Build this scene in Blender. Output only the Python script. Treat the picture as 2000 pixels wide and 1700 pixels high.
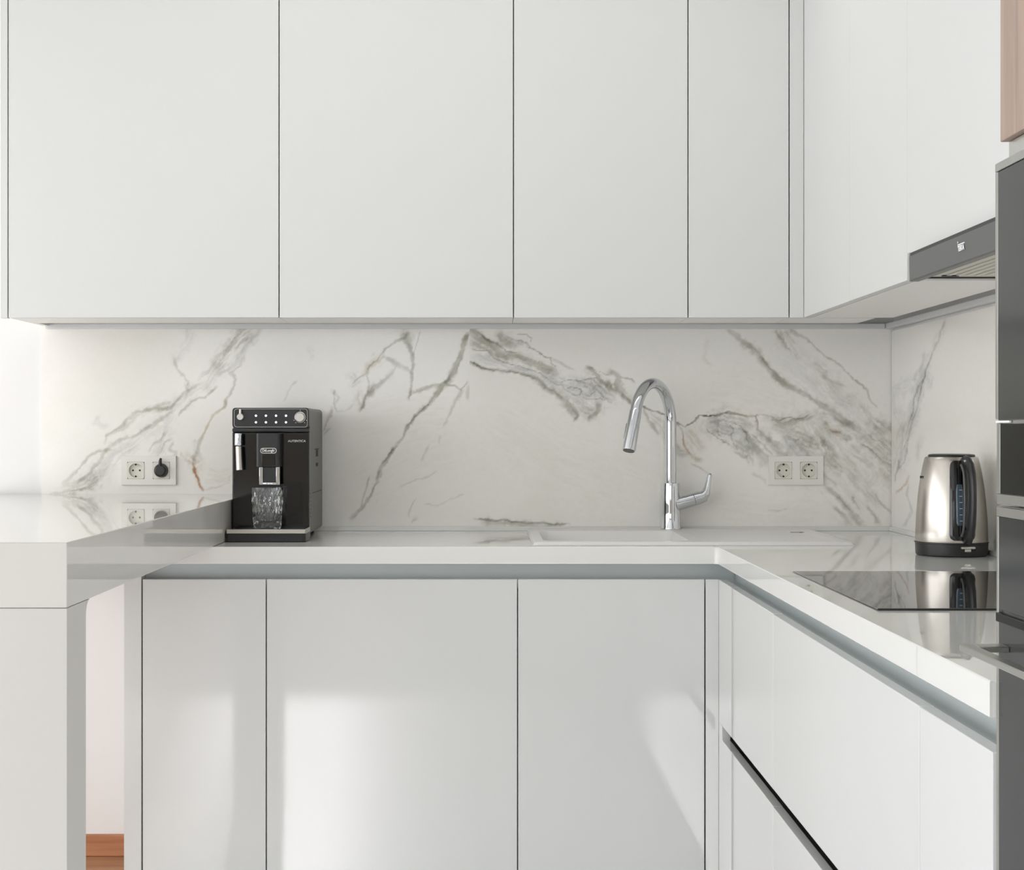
import bpy, bmesh, math, random
import numpy as np
from mathutils import Vector, Matrix

# ---------------------------------------------------------------- clear
for o in list(bpy.data.objects):
    bpy.data.objects.remove(o, do_unlink=True)
sc = bpy.context.scene
COL = sc.collection
PI = math.pi

# ---------------------------------------------------------------- camera
FPX = 3112.0                     # focal length in pixels of the 2000 px wide frame
CY, CZ = -4.446, 1.18
cam = bpy.data.cameras.new('camera')
cam.sensor_width = 36.0
cam.lens = FPX / 2000 * 36.0
cam.shift_x = 0.0255
cam.shift_y = -0.0025
cam.clip_start = 0.02
camo = bpy.data.objects.new('camera', cam)
camo.location = (0, CY, CZ)
camo.rotation_euler = (PI / 2, 0, 0)
COL.objects.link(camo)
sc.camera = camo

# ---------------------------------------------------------------- colour management, world, lights
sc.view_settings.view_transform = 'Standard'
sc.view_settings.look = 'None'
sc.view_settings.exposure = -0.05
sc.view_settings.gamma = 1.0
sc.view_settings.use_curve_mapping = False

world = bpy.data.worlds.new('World')
sc.world = world
world.use_nodes = True
bg = world.node_tree.nodes['Background']
bg.inputs[0].default_value = (0.93, 0.95, 0.975, 1)
bg.inputs[1].default_value = 2.5

def area(name, loc, rot, sx, sy, power, color):
    l = bpy.data.lights.new(name, 'AREA')
    l.shape = 'RECTANGLE'; l.size = sx; l.size_y = sy
    l.energy = power; l.color = color
    o = bpy.data.objects.new(name, l)
    o.location = loc; o.rotation_euler = rot
    COL.objects.link(o)
    return o

# daylight coming through the long row of windows in the left wall, plus a soft ceiling fill added without any visible lamp
area('daylight_left', (-3.02, -4.1, 1.05), (0, -PI / 2, 0), 1.9, 7.4, 43, (0.995, 0.972, 0.972))
sun = bpy.data.lights.new('sun', 'SUN'); sun.energy = 2.6; sun.angle = 0.022; sun.color = (0.995, 0.972, 0.972)
suno = bpy.data.objects.new('sun', sun)
suno.rotation_euler = Vector((0.12, 1.0, -0.30)).to_track_quat('-Z', 'Y').to_euler()
COL.objects.link(suno)
area('ceiling_fill', (0.0, -0.95, 2.585), (0, 0, 0), 1.5, 0.5, 3.4, (1.0, 0.985, 0.96))

# ---------------------------------------------------------------- materials
def _nt(name):
    m = bpy.data.materials.new(name); m.use_nodes = True
    nt = m.node_tree
    return m, nt, nt.nodes['Principled BSDF']

def srgb(r, g, b):
    def f(c):
        c /= 255.0
        return c / 12.92 if c <= 0.04045 else ((c + 0.055) / 1.055) ** 2.4
    return (f(r), f(g), f(b), 1.0)

def mat(name, rgb, rough=0.5, metal=0.0, noise=0.0, nscale=8.0, coat=0.0, bump=0.0, bscale=60.0, aniso=0.0, ior=1.5):
    """plain surface with a slight procedural variation of colour and an optional fine bump"""
    m, nt, p = _nt(name)
    c = srgb(*rgb)
    p.inputs['Base Color'].default_value = c
    p.inputs['Roughness'].default_value = rough
    p.inputs['Metallic'].default_value = metal
    p.inputs['IOR'].default_value = ior
    p.inputs['Coat Weight'].default_value = coat
    p.inputs['Anisotropic'].default_value = aniso
    tc = nt.nodes.new('ShaderNodeTexCoord')
    if noise > 0:
        n = nt.nodes.new('ShaderNodeTexNoise'); n.inputs['Scale'].default_value = nscale
        n.inputs['Detail'].default_value = 3
        nt.links.new(tc.outputs['Object'], n.inputs['Vector'])
        mx = nt.nodes.new('ShaderNodeMix'); mx.data_type = 'RGBA'
        k = 1 - noise
        mx.inputs[6].default_value = (c[0] * k, c[1] * k, c[2] * k, 1)
        mx.inputs[7].default_value = (min(1, c[0] * (1 + noise)), min(1, c[1] * (1 + noise)), min(1, c[2] * (1 + noise)), 1)
        nt.links.new(n.outputs['Fac'], mx.inputs[0])
        nt.links.new(mx.outputs[2], p.inputs['Base Color'])
    if bump > 0:
        n2 = nt.nodes.new('ShaderNodeTexNoise'); n2.inputs['Scale'].default_value = bscale
        nt.links.new(tc.outputs['Object'], n2.inputs['Vector'])
        b = nt.nodes.new('ShaderNodeBump'); b.inputs['Strength'].default_value = bump
        b.inputs['Distance'].default_value = 0.001
        nt.links.new(n2.outputs['Fac'], b.inputs['Height'])
        nt.links.new(b.outputs['Normal'], p.inputs['Normal'])
    return m

M = {}
M['wall'] = mat('white_wall_paint', (244, 244, 243), 0.7, noise=0.01, nscale=3, bump=0.15, bscale=220)
M['rear'] = mat('warm_wall_paint', (168, 158, 144), 0.7, noise=0.02, nscale=2)
M['ceiling'] = mat('ceiling_paint', (240, 240, 238), 0.8, noise=0.01)
M['lacquer'] = mat('white_gloss_lacquer', (219, 220, 218), 0.06, noise=0.006, nscale=1.2, ior=1.45)
M['lacquer_upper'] = mat('white_satin_lacquer', (217, 218, 216), 0.28, noise=0.006, nscale=1.2, ior=1.45)
M['carcass'] = mat('white_melamine', (244, 244, 240), 0.35, noise=0.01, nscale=2)
M['shadow_gap'] = mat('door_gap_shade', (96, 98, 96), 0.8, noise=0.02)  # grey that puts the shade between the fronts into the colour
M['quartz'] = mat('white_polished_quartz', (230, 230, 226), 0.012, noise=0.006, nscale=30, ior=1.5)
M['peninsula'] = mat('cream_matt_panel', (206, 203, 197), 0.35, noise=0.008, nscale=2)
M['bar_quartz'] = mat('off_white_bar_top', (214, 211, 205), 0.018, noise=0.006, nscale=30)
M['composite'] = mat('white_composite_sink', (228, 227, 224), 0.28, noise=0.02, nscale=300)
M['channel'] = mat('anodised_aluminium', (206, 213, 213), 0.3, 0.15, noise=0.02, nscale=5)
M['profile'] = mat('satin_aluminium_profile', (224, 225, 226), 0.35, 0.1, noise=0.02, nscale=5)
M['plastic'] = mat('white_switch_plastic', (238, 237, 230), 0.25, noise=0.006)
M['plastic_in'] = mat('cream_socket_plastic', (228, 226, 214), 0.35, noise=0.006)
M['hole'] = mat('socket_hole_dark', (28, 26, 24), 0.7, noise=0.02)
M['black'] = mat('gloss_black_plastic', (14, 14, 15), 0.08, noise=0.05, coat=0.3)
M['black_satin'] = mat('satin_black_plastic', (34, 34, 35), 0.32, noise=0.05, nscale=30)
M['side_grey'] = mat('dark_grey_side_panel', (88, 88, 86), 0.38, noise=0.03, nscale=20)
M['chrome'] = mat('chrome', (212, 215, 219), 0.04, 1.0, noise=0.005)
M['silver'] = mat('silver_paint', (196, 194, 188), 0.25, 0.7, noise=0.02)
M['silver_tray'] = mat('brushed_silver_trim', (206, 202, 192), 0.3, 0.8, noise=0.02)
M['steel'] = mat('brushed_steel', (194, 189, 181), 0.24, 1.0, noise=0.04, nscale=40, aniso=0.6)
M['steel_frame'] = mat('steel_frame', (176, 176, 170), 0.3, 0.85, noise=0.02, nscale=10)
M['dark_glass'] = mat('dark_glass_front', (44, 45, 45), 0.12, noise=0.03, ior=1.35)
M['oven_black'] = mat('dark_panel_glass', (36, 36, 34), 0.2, noise=0.03, ior=1.12)
M['black_glass'] = mat('black_ceramic_glass', (16, 17, 16), 0.02, noise=0.04, ior=1.9)
M['hood_grey'] = mat('graphite_painted_steel', (94, 94, 93), 0.35, 0.3, noise=0.02, nscale=10)
M['hood_dark'] = mat('dark_hood_recess', (46, 46, 45), 0.45, noise=0.02)
M['filter'] = mat('aluminium_grease_filter', (214, 212, 200), 0.4, 0.3, noise=0.02)
M['white_print'] = mat('white_print', (238, 240, 242), 0.4, noise=0.004)
M['gauge'] = mat('blue_tinted_gauge', (66, 84, 98), 0.1, noise=0.03, coat=0.4)

def lamp_mat():
    m, nt, p = _nt('button_light')
    p.inputs['Base Color'].default_value = (0.7, 0.7, 0.8, 1)
    n = nt.nodes.new('ShaderNodeTexNoise'); n.inputs['Scale'].default_value = 3
    r = nt.nodes.new('ShaderNodeValToRGB')
    r.color_ramp.elements[0].color = (0.80, 0.78, 1, 1); r.color_ramp.elements[1].color = (0.95, 0.95, 1, 1)
    nt.links.new(n.outputs['Fac'], r.inputs[0])
    nt.links.new(r.outputs[0], p.inputs['Emission Color'])
    p.inputs['Emission Strength'].default_value = 1.6
    return m
M['led'] = lamp_mat()

def glass_mat():
    m, nt, p = _nt('clear_cut_glass')
    p.inputs['Base Color'].default_value = (0.97, 0.985, 0.985, 1)
    p.inputs['Roughness'].default_value = 0.0
    p.inputs['IOR'].default_value = 1.5
    p.inputs['Transmission Weight'].default_value = 1.0
    return m
M['glass'] = glass_mat()

def wood_mat(name, a, b, axis, scale=1.0, rough=0.4, plank=None):
    m, nt, p = _nt(name)
    tc = nt.nodes.new('ShaderNodeTexCoord')
    mp = nt.nodes.new('ShaderNodeMapping')
    s = [14 * scale] * 3; s[axis] = 0.9 * scale
    mp.inputs['Scale'].default_value = s
    nt.links.new(tc.outputs['Object'], mp.inputs['Vector'])
    n = nt.nodes.new('ShaderNodeTexNoise'); n.inputs['Scale'].default_value = 2.2
    n.inputs['Detail'].default_value = 8; n.inputs['Distortion'].default_value = 0.7
    nt.links.new(mp.outputs[0], n.inputs['Vector'])
    r = nt.nodes.new('ShaderNodeValToRGB')
    r.color_ramp.elements[0].position = 0.3; r.color_ramp.elements[0].color = srgb(*a)
    r.color_ramp.elements[1].position = 0.72; r.color_ramp.elements[1].color = srgb(*b)
    nt.links.new(n.outputs['Fac'], r.inputs[0])
    out = r.outputs[0]
    if plank:
        br = nt.nodes.new('ShaderNodeTexBrick')
        br.inputs['Scale'].default_value = 1.0
        br.inputs['Brick Width'].default_value = 1.4
        br.inputs['Row Height'].default_value = plank
        br.inputs['Mortar Size'].default_value = 0.002
        br.inputs['Color1'].default_value = (1, 1, 1, 1); br.inputs['Color2'].default_value = (0.86, 0.84, 0.82, 1)
        br.inputs['Mortar'].default_value = (0.25, 0.18, 0.13, 1)
        nt.links.new(tc.outputs['Object'], br.inputs['Vector'])
        mx = nt.nodes.new('ShaderNodeMix'); mx.data_type = 'RGBA'; mx.blend_type = 'MULTIPLY'
        mx.inputs[0].default_value = 1.0
        nt.links.new(out, mx.inputs[6]); nt.links.new(br.outputs['Color'], mx.inputs[7])
        out = mx.outputs[2]
    nt.links.new(out, p.inputs['Base Color'])
    p.inputs['Roughness'].default_value = rough
    return m
M['floor'] = wood_mat('oak_floor_planks', (158, 112, 80), (200, 154, 118), 0, 1.0, 0.35, plank=0.19)
def tile_mat():
    m, nt, p = _nt('pale_floor_tiles')
    tc = nt.nodes.new('ShaderNodeTexCoord')
    br = nt.nodes.new('ShaderNodeTexBrick'); br.offset = 0.0
    br.inputs['Scale'].default_value = 1.0
    br.inputs['Brick Width'].default_value = 0.6; br.inputs['Row Height'].default_value = 0.6
    br.inputs['Mortar Size'].default_value = 0.0015
    br.inputs['Color1'].default_value = srgb(238, 239, 241); br.inputs['Color2'].default_value = srgb(234, 235, 238)
    br.inputs['Mortar'].default_value = srgb(150, 150, 148)
    nt.links.new(tc.outputs['Object'], br.inputs['Vector'])
    nt.links.new(br.outputs['Color'], p.inputs['Base Color'])
    p.inputs['Roughness'].default_value = 0.32
    p.inputs['Specular IOR Level'].default_value = 0.15
    return m
M['tile'] = tile_mat()
M['skirting'] = wood_mat('oak_skirting', (168, 108, 74), (200, 142, 102), 0, 1.3, 0.45)
M['walnut'] = wood_mat('light_walnut_veneer', (138, 118, 104), (172, 148, 132), 2, 1.6, 0.35)

# ---------------------------------------------------------------- mesh helpers
WORLD = {}   # world location of each object that can be a parent

def link(name, me, material, parent=None, origin=None, smooth=None):
    mats = material if isinstance(material, (list, tuple)) else [material]
    for m in mats:
        me.materials.append(m)
    o = bpy.data.objects.new(name, me)
    off = Vector((0, 0, 0))
    if parent is not None:
        off = WORLD[parent.name]
        o.parent = parent
        me.transform(Matrix.Translation(-off))
        WORLD[o.name] = off
    else:
        off = Vector(origin) if origin else Vector((0, 0, 0))
        me.transform(Matrix.Translation(-off))
        o.location = off
        WORLD[o.name] = off
    COL.objects.link(o)
    if smooth is not None:
        for p in me.polygons: p.use_smooth = True
        me.set_sharp_from_angle(angle=math.radians(smooth))
        for p in me.polygons:          # large flat faces keep their true normal so that reflections stay straight
            nn = p.normal
            if max(abs(nn.x), abs(nn.y), abs(nn.z)) > 0.9999 and p.area > 1.2e-4:
                p.use_smooth = False
    return o

def obj(name, bm, material, parent=None, origin=None, smooth=35):
    bmesh.ops.recalc_face_normals(bm, faces=bm.faces)
    me = bpy.data.meshes.new(name); bm.to_mesh(me); bm.free()
    return link(name, me, material, parent, origin, smooth)

def tag(o, label=None, cat=None, group=None, kind=None):
    if label: o['label'] = label
    if cat: o['category'] = cat
    if group: o['group'] = group
    if kind: o['kind'] = kind
    return o

def thing(name, label, cat, loc, group=None):
    o = bpy.data.objects.new(name, None)
    o.empty_display_size = 0.05
    o.location = loc
    COL.objects.link(o)
    WORLD[o.name] = Vector(loc)
    return tag(o, label, cat, group)

def box(bm, x0, x1, y0, y1, z0, z1, bev=0.0, seg=2, mi=0):
    t = bmesh.new()
    bmesh.ops.create_cube(t, size=1.0)
    for v in t.verts:
        v.co = Vector(((x0 + x1) / 2 + v.co.x * (x1 - x0), (y0 + y1) / 2 + v.co.y * (y1 - y0), (z0 + z1) / 2 + v.co.z * (z1 - z0)))
    if bev > 0:
        bmesh.ops.bevel(t, geom=list(t.edges), offset=bev, segments=seg, profile=0.5, affect='EDGES', clamp_overlap=True)
    merge(bm, t, mi)
    return bm

def merge(bm, t, mi=0, mtx=None):
    mp = {}
    for v in t.verts:
        mp[v] = bm.verts.new(mtx @ v.co if mtx else v.co)
    for f in t.faces:
        try:
            nf = bm.faces.new([mp[v] for v in f.verts])
            nf.material_index = mi if mi else f.material_index
        except ValueError:
            pass
    t.free()

def B(x0, x1, y0, y1, z0, z1, bev=0.0, seg=2):
    return box(bmesh.new(), x0, x1, y0, y1, z0, z1, bev, seg)

def lathe(bm, prof, c=(0, 0, 0), n=48, axis='z', cap=True, mtx=None):
    """prof: list of (r, h) along the axis"""
    t = bmesh.new()
    rings = []
    for r, h in prof:
        ring = []
        for i in range(n):
            a = 2 * PI * i / n
            ring.append(t.verts.new((r * math.cos(a), r * math.sin(a), h)))
        rings.append(ring)
    for a, b in zip(rings, rings[1:]):
        for i in range(n):
            t.faces.new((a[i], a[(i + 1) % n], b[(i + 1) % n], b[i]))
    if cap:
        t.faces.new(list(reversed(rings[0]))); t.faces.new(rings[-1])
    if axis == 'y':
        R = Matrix.Rotation(PI / 2, 4, 'X')     # z -> -y
    elif axis == 'x':
        R = Matrix.Rotation(PI / 2, 4, 'Y')
    else:
        R = Matrix.Identity(4)
    mm = Matrix.Translation(Vector(c)) @ (mtx if mtx else R)
    merge(bm, t, 0, mm)
    return bm

def tube(bm, pts, radii, n=20, cap=True):
    pts = [Vector(p) for p in pts]
    if not isinstance(radii, (list, tuple)): radii = [radii] * len(pts)
    t0 = (pts[1] - pts[0]).normalized()
    up = Vector((0, 1, 0)) if abs(t0.y) < 0.9 else Vector((1, 0, 0))
    nrm = (up - t0 * up.dot(t0)).normalized()
    rings = []
    for i, p in enumerate(pts):
        if i == 0: t = (pts[1] - pts[0]).normalized()
        elif i == len(pts) - 1: t = (pts[-1] - pts[-2]).normalized()
        else: t = ((pts[i + 1] - p).normalized() + (p - pts[i - 1]).normalized()).normalized()
        nrm = (nrm - t * nrm.dot(t)).normalized()
        bn = t.cross(nrm)
        ring = []
        for k in range(n):
            a = 2 * PI * k / n
            r = radii[i]
            if isinstance(r, tuple): v = nrm * math.cos(a) * r[0] + bn * math.sin(a) * r[1]
            else: v = nrm * math.cos(a) * r + bn * math.sin(a) * r
            ring.append(bm.verts.new(p + v))
        rings.append(ring)
    for a, b in zip(rings, rings[1:]):
        for k in range(n):
            bm.faces.new((a[k], a[(k + 1) % n], b[(k + 1) % n], b[k]))
    if cap:
        bm.faces.new(list(reversed(rings[0]))); bm.faces.new(rings[-1])
    return bm

def prism(bm, poly, a0, a1, axis='x'):
    """extrude a closed 2D polygon. axis x: poly=(y,z); y: poly=(x,z); z: poly=(x,y)"""
    def mk(p, a):
        return {'x': (a, p[0], p[1]), 'y': (p[0], a, p[1]), 'z': (p[0], p[1], a)}[axis]
    A = [bm.verts.new(mk(p, a0)) for p in poly]
    Bv = [bm.verts.new(mk(p, a1)) for p in poly]
    n = len(poly)
    for i in range(n):
        bm.faces.new((A[i], A[(i + 1) % n], Bv[(i + 1) % n], Bv[i]))
    bm.faces.new(list(reversed(A))); bm.faces.new(Bv)
    return bm

def rrect(x0, x1, z0, z1, r, n=6):
    pts = []
    for cx, cz, a0 in ((x1 - r, z1 - r, 0), (x0 + r, z1 - r, PI / 2), (x0 + r, z0 + r, PI), (x1 - r, z0 + r, 1.5 * PI)):
        for i in range(n + 1):
            a = a0 + PI / 2 * i / n
            pts.append((cx + r * math.cos(a), cz + r * math.sin(a)))
    return pts

def text_mesh(name, body, size, loc, material, parent, rot=(PI / 2, 0, 0), extrude=0.0004, width=None, shear=0.0, offset=0.0):
    cu = bpy.data.curves.new(name, 'FONT')
    cu.body = body; cu.size = size; cu.align_x = 'CENTER'; cu.align_y = 'CENTER'
    cu.extrude = extrude; cu.shear = shear; cu.offset = offset
    cu.resolution_u = 3
    to = bpy.data.objects.new('tmp_text', cu)
    COL.objects.link(to)
    dg = bpy.context.evaluated_depsgraph_get()
    me = bpy.data.meshes.new_from_object(to.evaluated_get(dg))
    bpy.data.objects.remove(to, do_unlink=True)
    xs = [v.co.x for v in me.vertices]
    w = max(xs) - min(xs)
    sx = (width / w) if width else 1.0
    me.transform(Matrix.Translation(Vector(loc)) @ Matrix.Rotation(rot[2], 4, 'Z') @ Matrix.Rotation(rot[0], 4, 'X') @ Matrix.Diagonal((sx, 1, 1, 1)))
    me.name = name
    return link(name, me, material, parent)

# ================================================================= SETTING
XL, XR = -3.2, 1.137
YR = -8.5
ZC = 2.6
def struct(name, bm, m, kind='structure'):
    o = obj(name, bm, m); tag(o, kind=kind); return o

fl = bmesh.new(); box(fl, XL - 0.1, -0.87, -1.86, 0.1, -0.06, 0.0); box(fl, -0.8698, XR + 0.1, -1.86, 0.1, -0.06, 0.0, mi=1); box(fl, XL - 0.1, XR + 0.1, YR - 0.1, -1.8602, -0.06, 0.0, mi=1)
struct('floor', fl, [M['floor'], M['tile']])
struct('ceiling', B(XL - 0.1, XR + 0.1, YR - 0.1, 0.1, ZC, ZC + 0.06), M['ceiling'])
struct('wall_back', B(XL - 0.1, XR + 0.1, 0.0, 0.1, 0, ZC), M['wall'])
struct('wall_right', B(XR, XR + 0.1, YR, 0, 0, ZC), M['wall'])

def wall_with_hole(plane, a0, a1, h0, h1, c0, c1):
    """wall slab with one rectangular opening. plane 'x': runs along y; 'y': runs along x"""
    bm = bmesh.new()
    def q(u0, u1, z0, z1):
        if u1 - u0 < 1e-4 or z1 - z0 < 1e-4: return
        if plane == 'x': box(bm, c0, c1, u0, u1, z0, z1)
        else: box(bm, u0, u1, c0, c1, z0, z1)
    q(a0, h0[0], 0, ZC); q(h0[1], a1, 0, ZC)
    q(h0[0], h0[1], 0, h1[0]); q(h0[0], h0[1], h1[1], ZC)
    return bm
struct('wall_left', wall_with_hole('x', YR, 0, (-7.95, -0.45), (0.06, 2.45), XL - 0.1, XL), M['wall'])
struct('wall_rear', wall_with_hole('y', XL, XR, (-2.6, -0.1), (1.32, 2.4), YR - 0.1, YR), M['rear'])

def window(name, plane, u0, u1, z0, z1, c, mull):
    bm = bmesh.new(); f = 0.07
    def q(a0, a1, b0, b1):
        if plane == 'x': box(bm, c - 0.03, c + 0.03, a0, a1, b0, b1, 0.004)
        else: box(bm, a0, a1, c - 0.03, c + 0.03, b0, b1, 0.004)
    q(u0, u1, z0, z0 + f); q(u0, u1, z1 - f, z1)
    q(u0, u0 + f, z0 + f, z1 - f); q(u1 - f, u1, z0 + f, z1 - f)
    for um in mull:
        q(um - f / 2, um + f / 2, z0 + f, z1 - f)
    o = struct(name, bm, M['plastic'])
    return o
window('window_1', 'x', -4.1, -0.45, 0.06, 2.45, XL - 0.06, (-2.275,))
window('window_2', 'x', -7.95, -4.25, 0.06, 2.45, XL - 0.06, (-6.1,))
window('window_3', 'y', -2.6, -0.1, 1.32, 2.4, YR - 0.06, (-1.95, -1.60))  # unseen rear window, opening and mullions set to shape the floor sun patch
struct('trim_1', B(XL - 0.095, XL - 0.005, -4.249, -4.101, 0.06, 2.45), M['wall'])

struct('baseboard_back', B(XL, -0.87, -0.016, 0, 0, 0.06, 0.003), M['skirting'])

# ================================================================= MARBLE PATTERN
def w2(px, py):                      # pattern coordinates -> metres on the wall (1 unit = 1/700 m)
    return ((px - 949) / 700.0, CZ - (py - 845) / 700.0)

rng = np.random.RandomState(7)
_LAT = rng.rand(8, 256, 256)
def vnoise(x, y, k=0):
    L = _LAT[k % 8]
    xi = np.floor(x).astype(int); yi = np.floor(y).astype(int)
    fx = x - xi; fy = y - yi
    fx = fx * fx * (3 - 2 * fx); fy = fy * fy * (3 - 2 * fy)
    a = L[yi % 256, xi % 256]; b = L[yi % 256, (xi + 1) % 256]
    c = L[(yi + 1) % 256, xi % 256]; d = L[(yi + 1) % 256, (xi + 1) % 256]
    return (a * (1 - fx) + b * fx) * (1 - fy) + (c * (1 - fx) + d * fx) * fy * 1.0
def fbm(x, y, k=0, o=4):
    s = 0; a = 0.5; t = 0
    for i in range(o):
        s = s + a * vnoise(x * 2 ** i + 13.7 * i, y * 2 ** i + 5.1 * i, k + i); t += a; a *= 0.55
    return s / t - 0.5

# stroke: (colour key, strength, half width start, half width end, softness, points)
VE = [
 # ---- left slab: the broad band falling from the top to the lower left
 ('g',.55,16,10,1.2,[(492,640),(462,672),(437,700),(420,722)]),
 ('g',.35,5,3,.5,[(470,645),(455,675),(430,692),(412,725),(388,738)]),
 ('b',.38,7,4,1.0,[(505,645),(480,680),(465,705),(448,722),(425,732)]),
 ('g',.30,9,7,1.6,[(425,730),(405,752),(375,768),(345,790),(300,806)]),
 ('g',.5,2.6,1.6,.6,[(425,755),(400,775),(375,785),(350,812)]),
 ('g',.45,2.6,2.2,.6,[(390,750),(362,765),(335,798),(300,800),(270,804),(250,818),(237,830),(222,842),(212,852),(210,868)]),
 ('g',.38,6,4,1.2,[(330,790),(290,800),(262,812),(238,836),(215,850)]),
 ('g',.42,3,3.5,.8,[(345,800),(312,820),(290,832),(262,850),(232,862),(207,885),(195,905),(180,925),(150,950)]),
 ('g',.42,3,2.4,.8,[(225,880),(195,882),(176,893),(165,905),(150,925),(138,936),(127,944)]),
 ('b',.30,10,16,1.8,[(300,830),(260,870),(225,895),(195,925),(165,950)]),
 ('b',.28,6,12,1.6,[(345,770),(335,812),(320,845),(310,870),(300,890)]),
 ('g',.34,2.4,2,.7,[(322,842),(312,858),(300,866),(290,880)]),
 ('g',.34,2.4,2,.7,[(335,855),(320,864),(312,880),(305,892)]),
 ('g',.34,3,3,.8,[(338,862),(330,876),(345,885),(340,893)]),
 ('b',.26,4,4,1.0,[(195,815),(190,828),(205,835),(212,830)]),
 ('g',.5,10,7,1.2,[(203,922),(180,945),(150,955),(120,961)]),
 ('g',.4,2,1,.6,[(185,955),(150,958),(98,962)]),
 ('g',.38,2.2,2.2,.9,[(340,700),(350,725),(360,733),(368,742),(366,756),(374,764)]),
 ('b',.25,9,7,1.6,[(372,640),(368,668),(350,690),(342,705)]),
 ('g',.30,6,9,1.5,[(366,745),(372,765),(360,785)]),
 ('g',.30,4,3,1.2,[(480,690),(470,715),(452,730),(458,740)]),
 # rust vein under the band
 ('g',.5,2.6,2.6,.6,[(455,728),(460,742),(457,755),(440,782),(437,793)]),
 ('c',.65,2.4,1.8,.6,[(440,780),(436,795),(420,810),(407,835),(398,855)]),
 ('g',.5,3,4,.8,[(398,852),(392,872),(387,892),(384,905)]),
 ('g',.35,4,3,1.2,[(382,860),(385,880),(395,892)]),
 ('c',.60,9,6,1.3,[(372,900),(384,908),(396,900)]),
 ('c',.4,2,3,.8,[(355,888),(364,900),(380,908)]),
 ('r',.8,3.0,1.6,.5,[(380,908),(384,922),(389,936),(392,950),(397,962)]),
 ('c',.5,4.5,3,1.0,[(382,910),(388,930),(396,960)]),
 ('c',.22,16,10,1.6,[(408,925),(430,935),(452,930)]),
 ('c',.07,30,40,1.8,[(700,820),(780,800),(880,800)]),
 ('c',.06,40,50,1.8,[(700,960),(800,900),(890,880)]),
 ('c',.30,1.6,1.2,.9,[(400,960),(420,955),(450,945),(448,930)]),
 # ---- faint strokes between
 ('g',.22,6,5,1.4,[(612,682),(614,700)]),
 ('g',.30,1.6,1.2,.9,[(579,747),(564,765),(553,786)]),
 # ---- the ridge beside the seam
 ('g',.55,2,2,.6,[(797,652),(792,664),(773,668),(753,682),(745,693)]),
 ('g',.6,9,4,1.0,[(793,652),(797,668),(802,676)]),
 ('g',.38,1.5,1.5,.6,[(820,646),(812,677),(808,698)]),
 ('g',.6,3,2.4,.6,[(800,672),(807,692),(806,718),(805,744),(802,765),(799,782)]),
 ('c',.4,9,5,1.1,[(748,692),(738,703),(722,715),(716,730)]),
 ('g',.55,1.6,1.6,.5,[(745,690),(740,702),(724,713),(719,729),(700,738),(690,748)]),
 ('g',.4,8,5,1.2,[(690,730),(700,740),(686,750)]),
 ('g',.55,6,3,.8,[(753,697),(768,704),(780,714),(794,718),(805,731)]),
 ('g',.5,5,4,.9,[(775,712),(766,730),(750,746),(733,760),(722,772)]),
 ('g',.5,1.6,1.6,.5,[(724,715),(721,735),(725,755),(717,773),(706,801)]),
 ('g',.5,6,3,.9,[(735,757),(722,768),(714,780),(705,800)]),
 ('g',.62,4,3,.6,[(803,768),(816,766),(833,757),(859,749),(872,742),(880,730)]),
 ('g',.45,2,1.5,.6,[(803,764),(800,780)]),
 ('g',.3,7,5,1.2,[(700,760),(698,778),(705,790)]),
 ('g',.5,1.6,1.2,.6,[(654,765),(653,788),(658,804)]),
 ('g',.35,3,2,1.0,[(650,766),(662,776),(655,790)]),
 ('g',.5,3.5,1.3,.8,[(650,800),(644,816),(636,830),(630,842)]),
 ('g',.3,2,1.5,.9,[(645,838),(632,848)]),
 ('g',.25,1.6,1.2,1.0,[(690,790),(675,800),(657,806)]),
 # the long dark diagonal
 ('g',.72,4.5,7,.55,[(916,655),(908,672),(900,687),(893,708),(885,726),(872,742)]),
 ('g',.75,6,3.2,.55,[(872,742),(858,762),(846,778),(835,790),(812,811)]),
 ('c',.4,3,2,.6,[(916,658),(905,680)]),
 ('d',.5,1.0,1.0,.5,[(838,786),(812,811),(794,832)]),
 ('g',.72,3.5,2.5,.5,[(812,811),(794,832),(786,853),(776,867)]),
 ('g',.75,3,4.5,.55,[(776,867),(766,879),(755,896),(748,912),(738,938)]),
 ('d',.5,1.2,.9,.5,[(766,877),(755,893),(748,905)]),
 ('g',.5,1.6,1.6,.6,[(872,752),(887,752),(900,760),(908,753),(915,747)]),
 ('g',.4,3,2,.9,[(905,760),(895,775),(888,790),(876,812),(866,832)]),
 ('g',.35,2,1.6,.8,[(860,850),(857,868)]),
 ('g',.34,3,2,1.0,[(838,868),(830,884),(825,900)]),
 ('g',.30,4,3,1.2,[(915,752),(914,775)]),
 ('g',.42,1.6,1.8,.7,[(722,931),(714,955),(708,975),(700,1000)]),
 ('g',.5,2,4,.8,[(735,943),(722,972),(706,995),(690,1018)]),
 ('g',.28,1.4,1.2,1.0,[(854,923),(830,935),(800,944),(780,951)]),
 ('g',.34,1.4,1.6,.8,[(812,975),(805,985),(799,1008)]),
 ('g',.26,1.3,1.2,1.0,[(905,968),(880,976),(855,990),(830,986)]),
 ('g',.32,4,2,1.0,[(815,1012),(806,1020)]),
]
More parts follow.
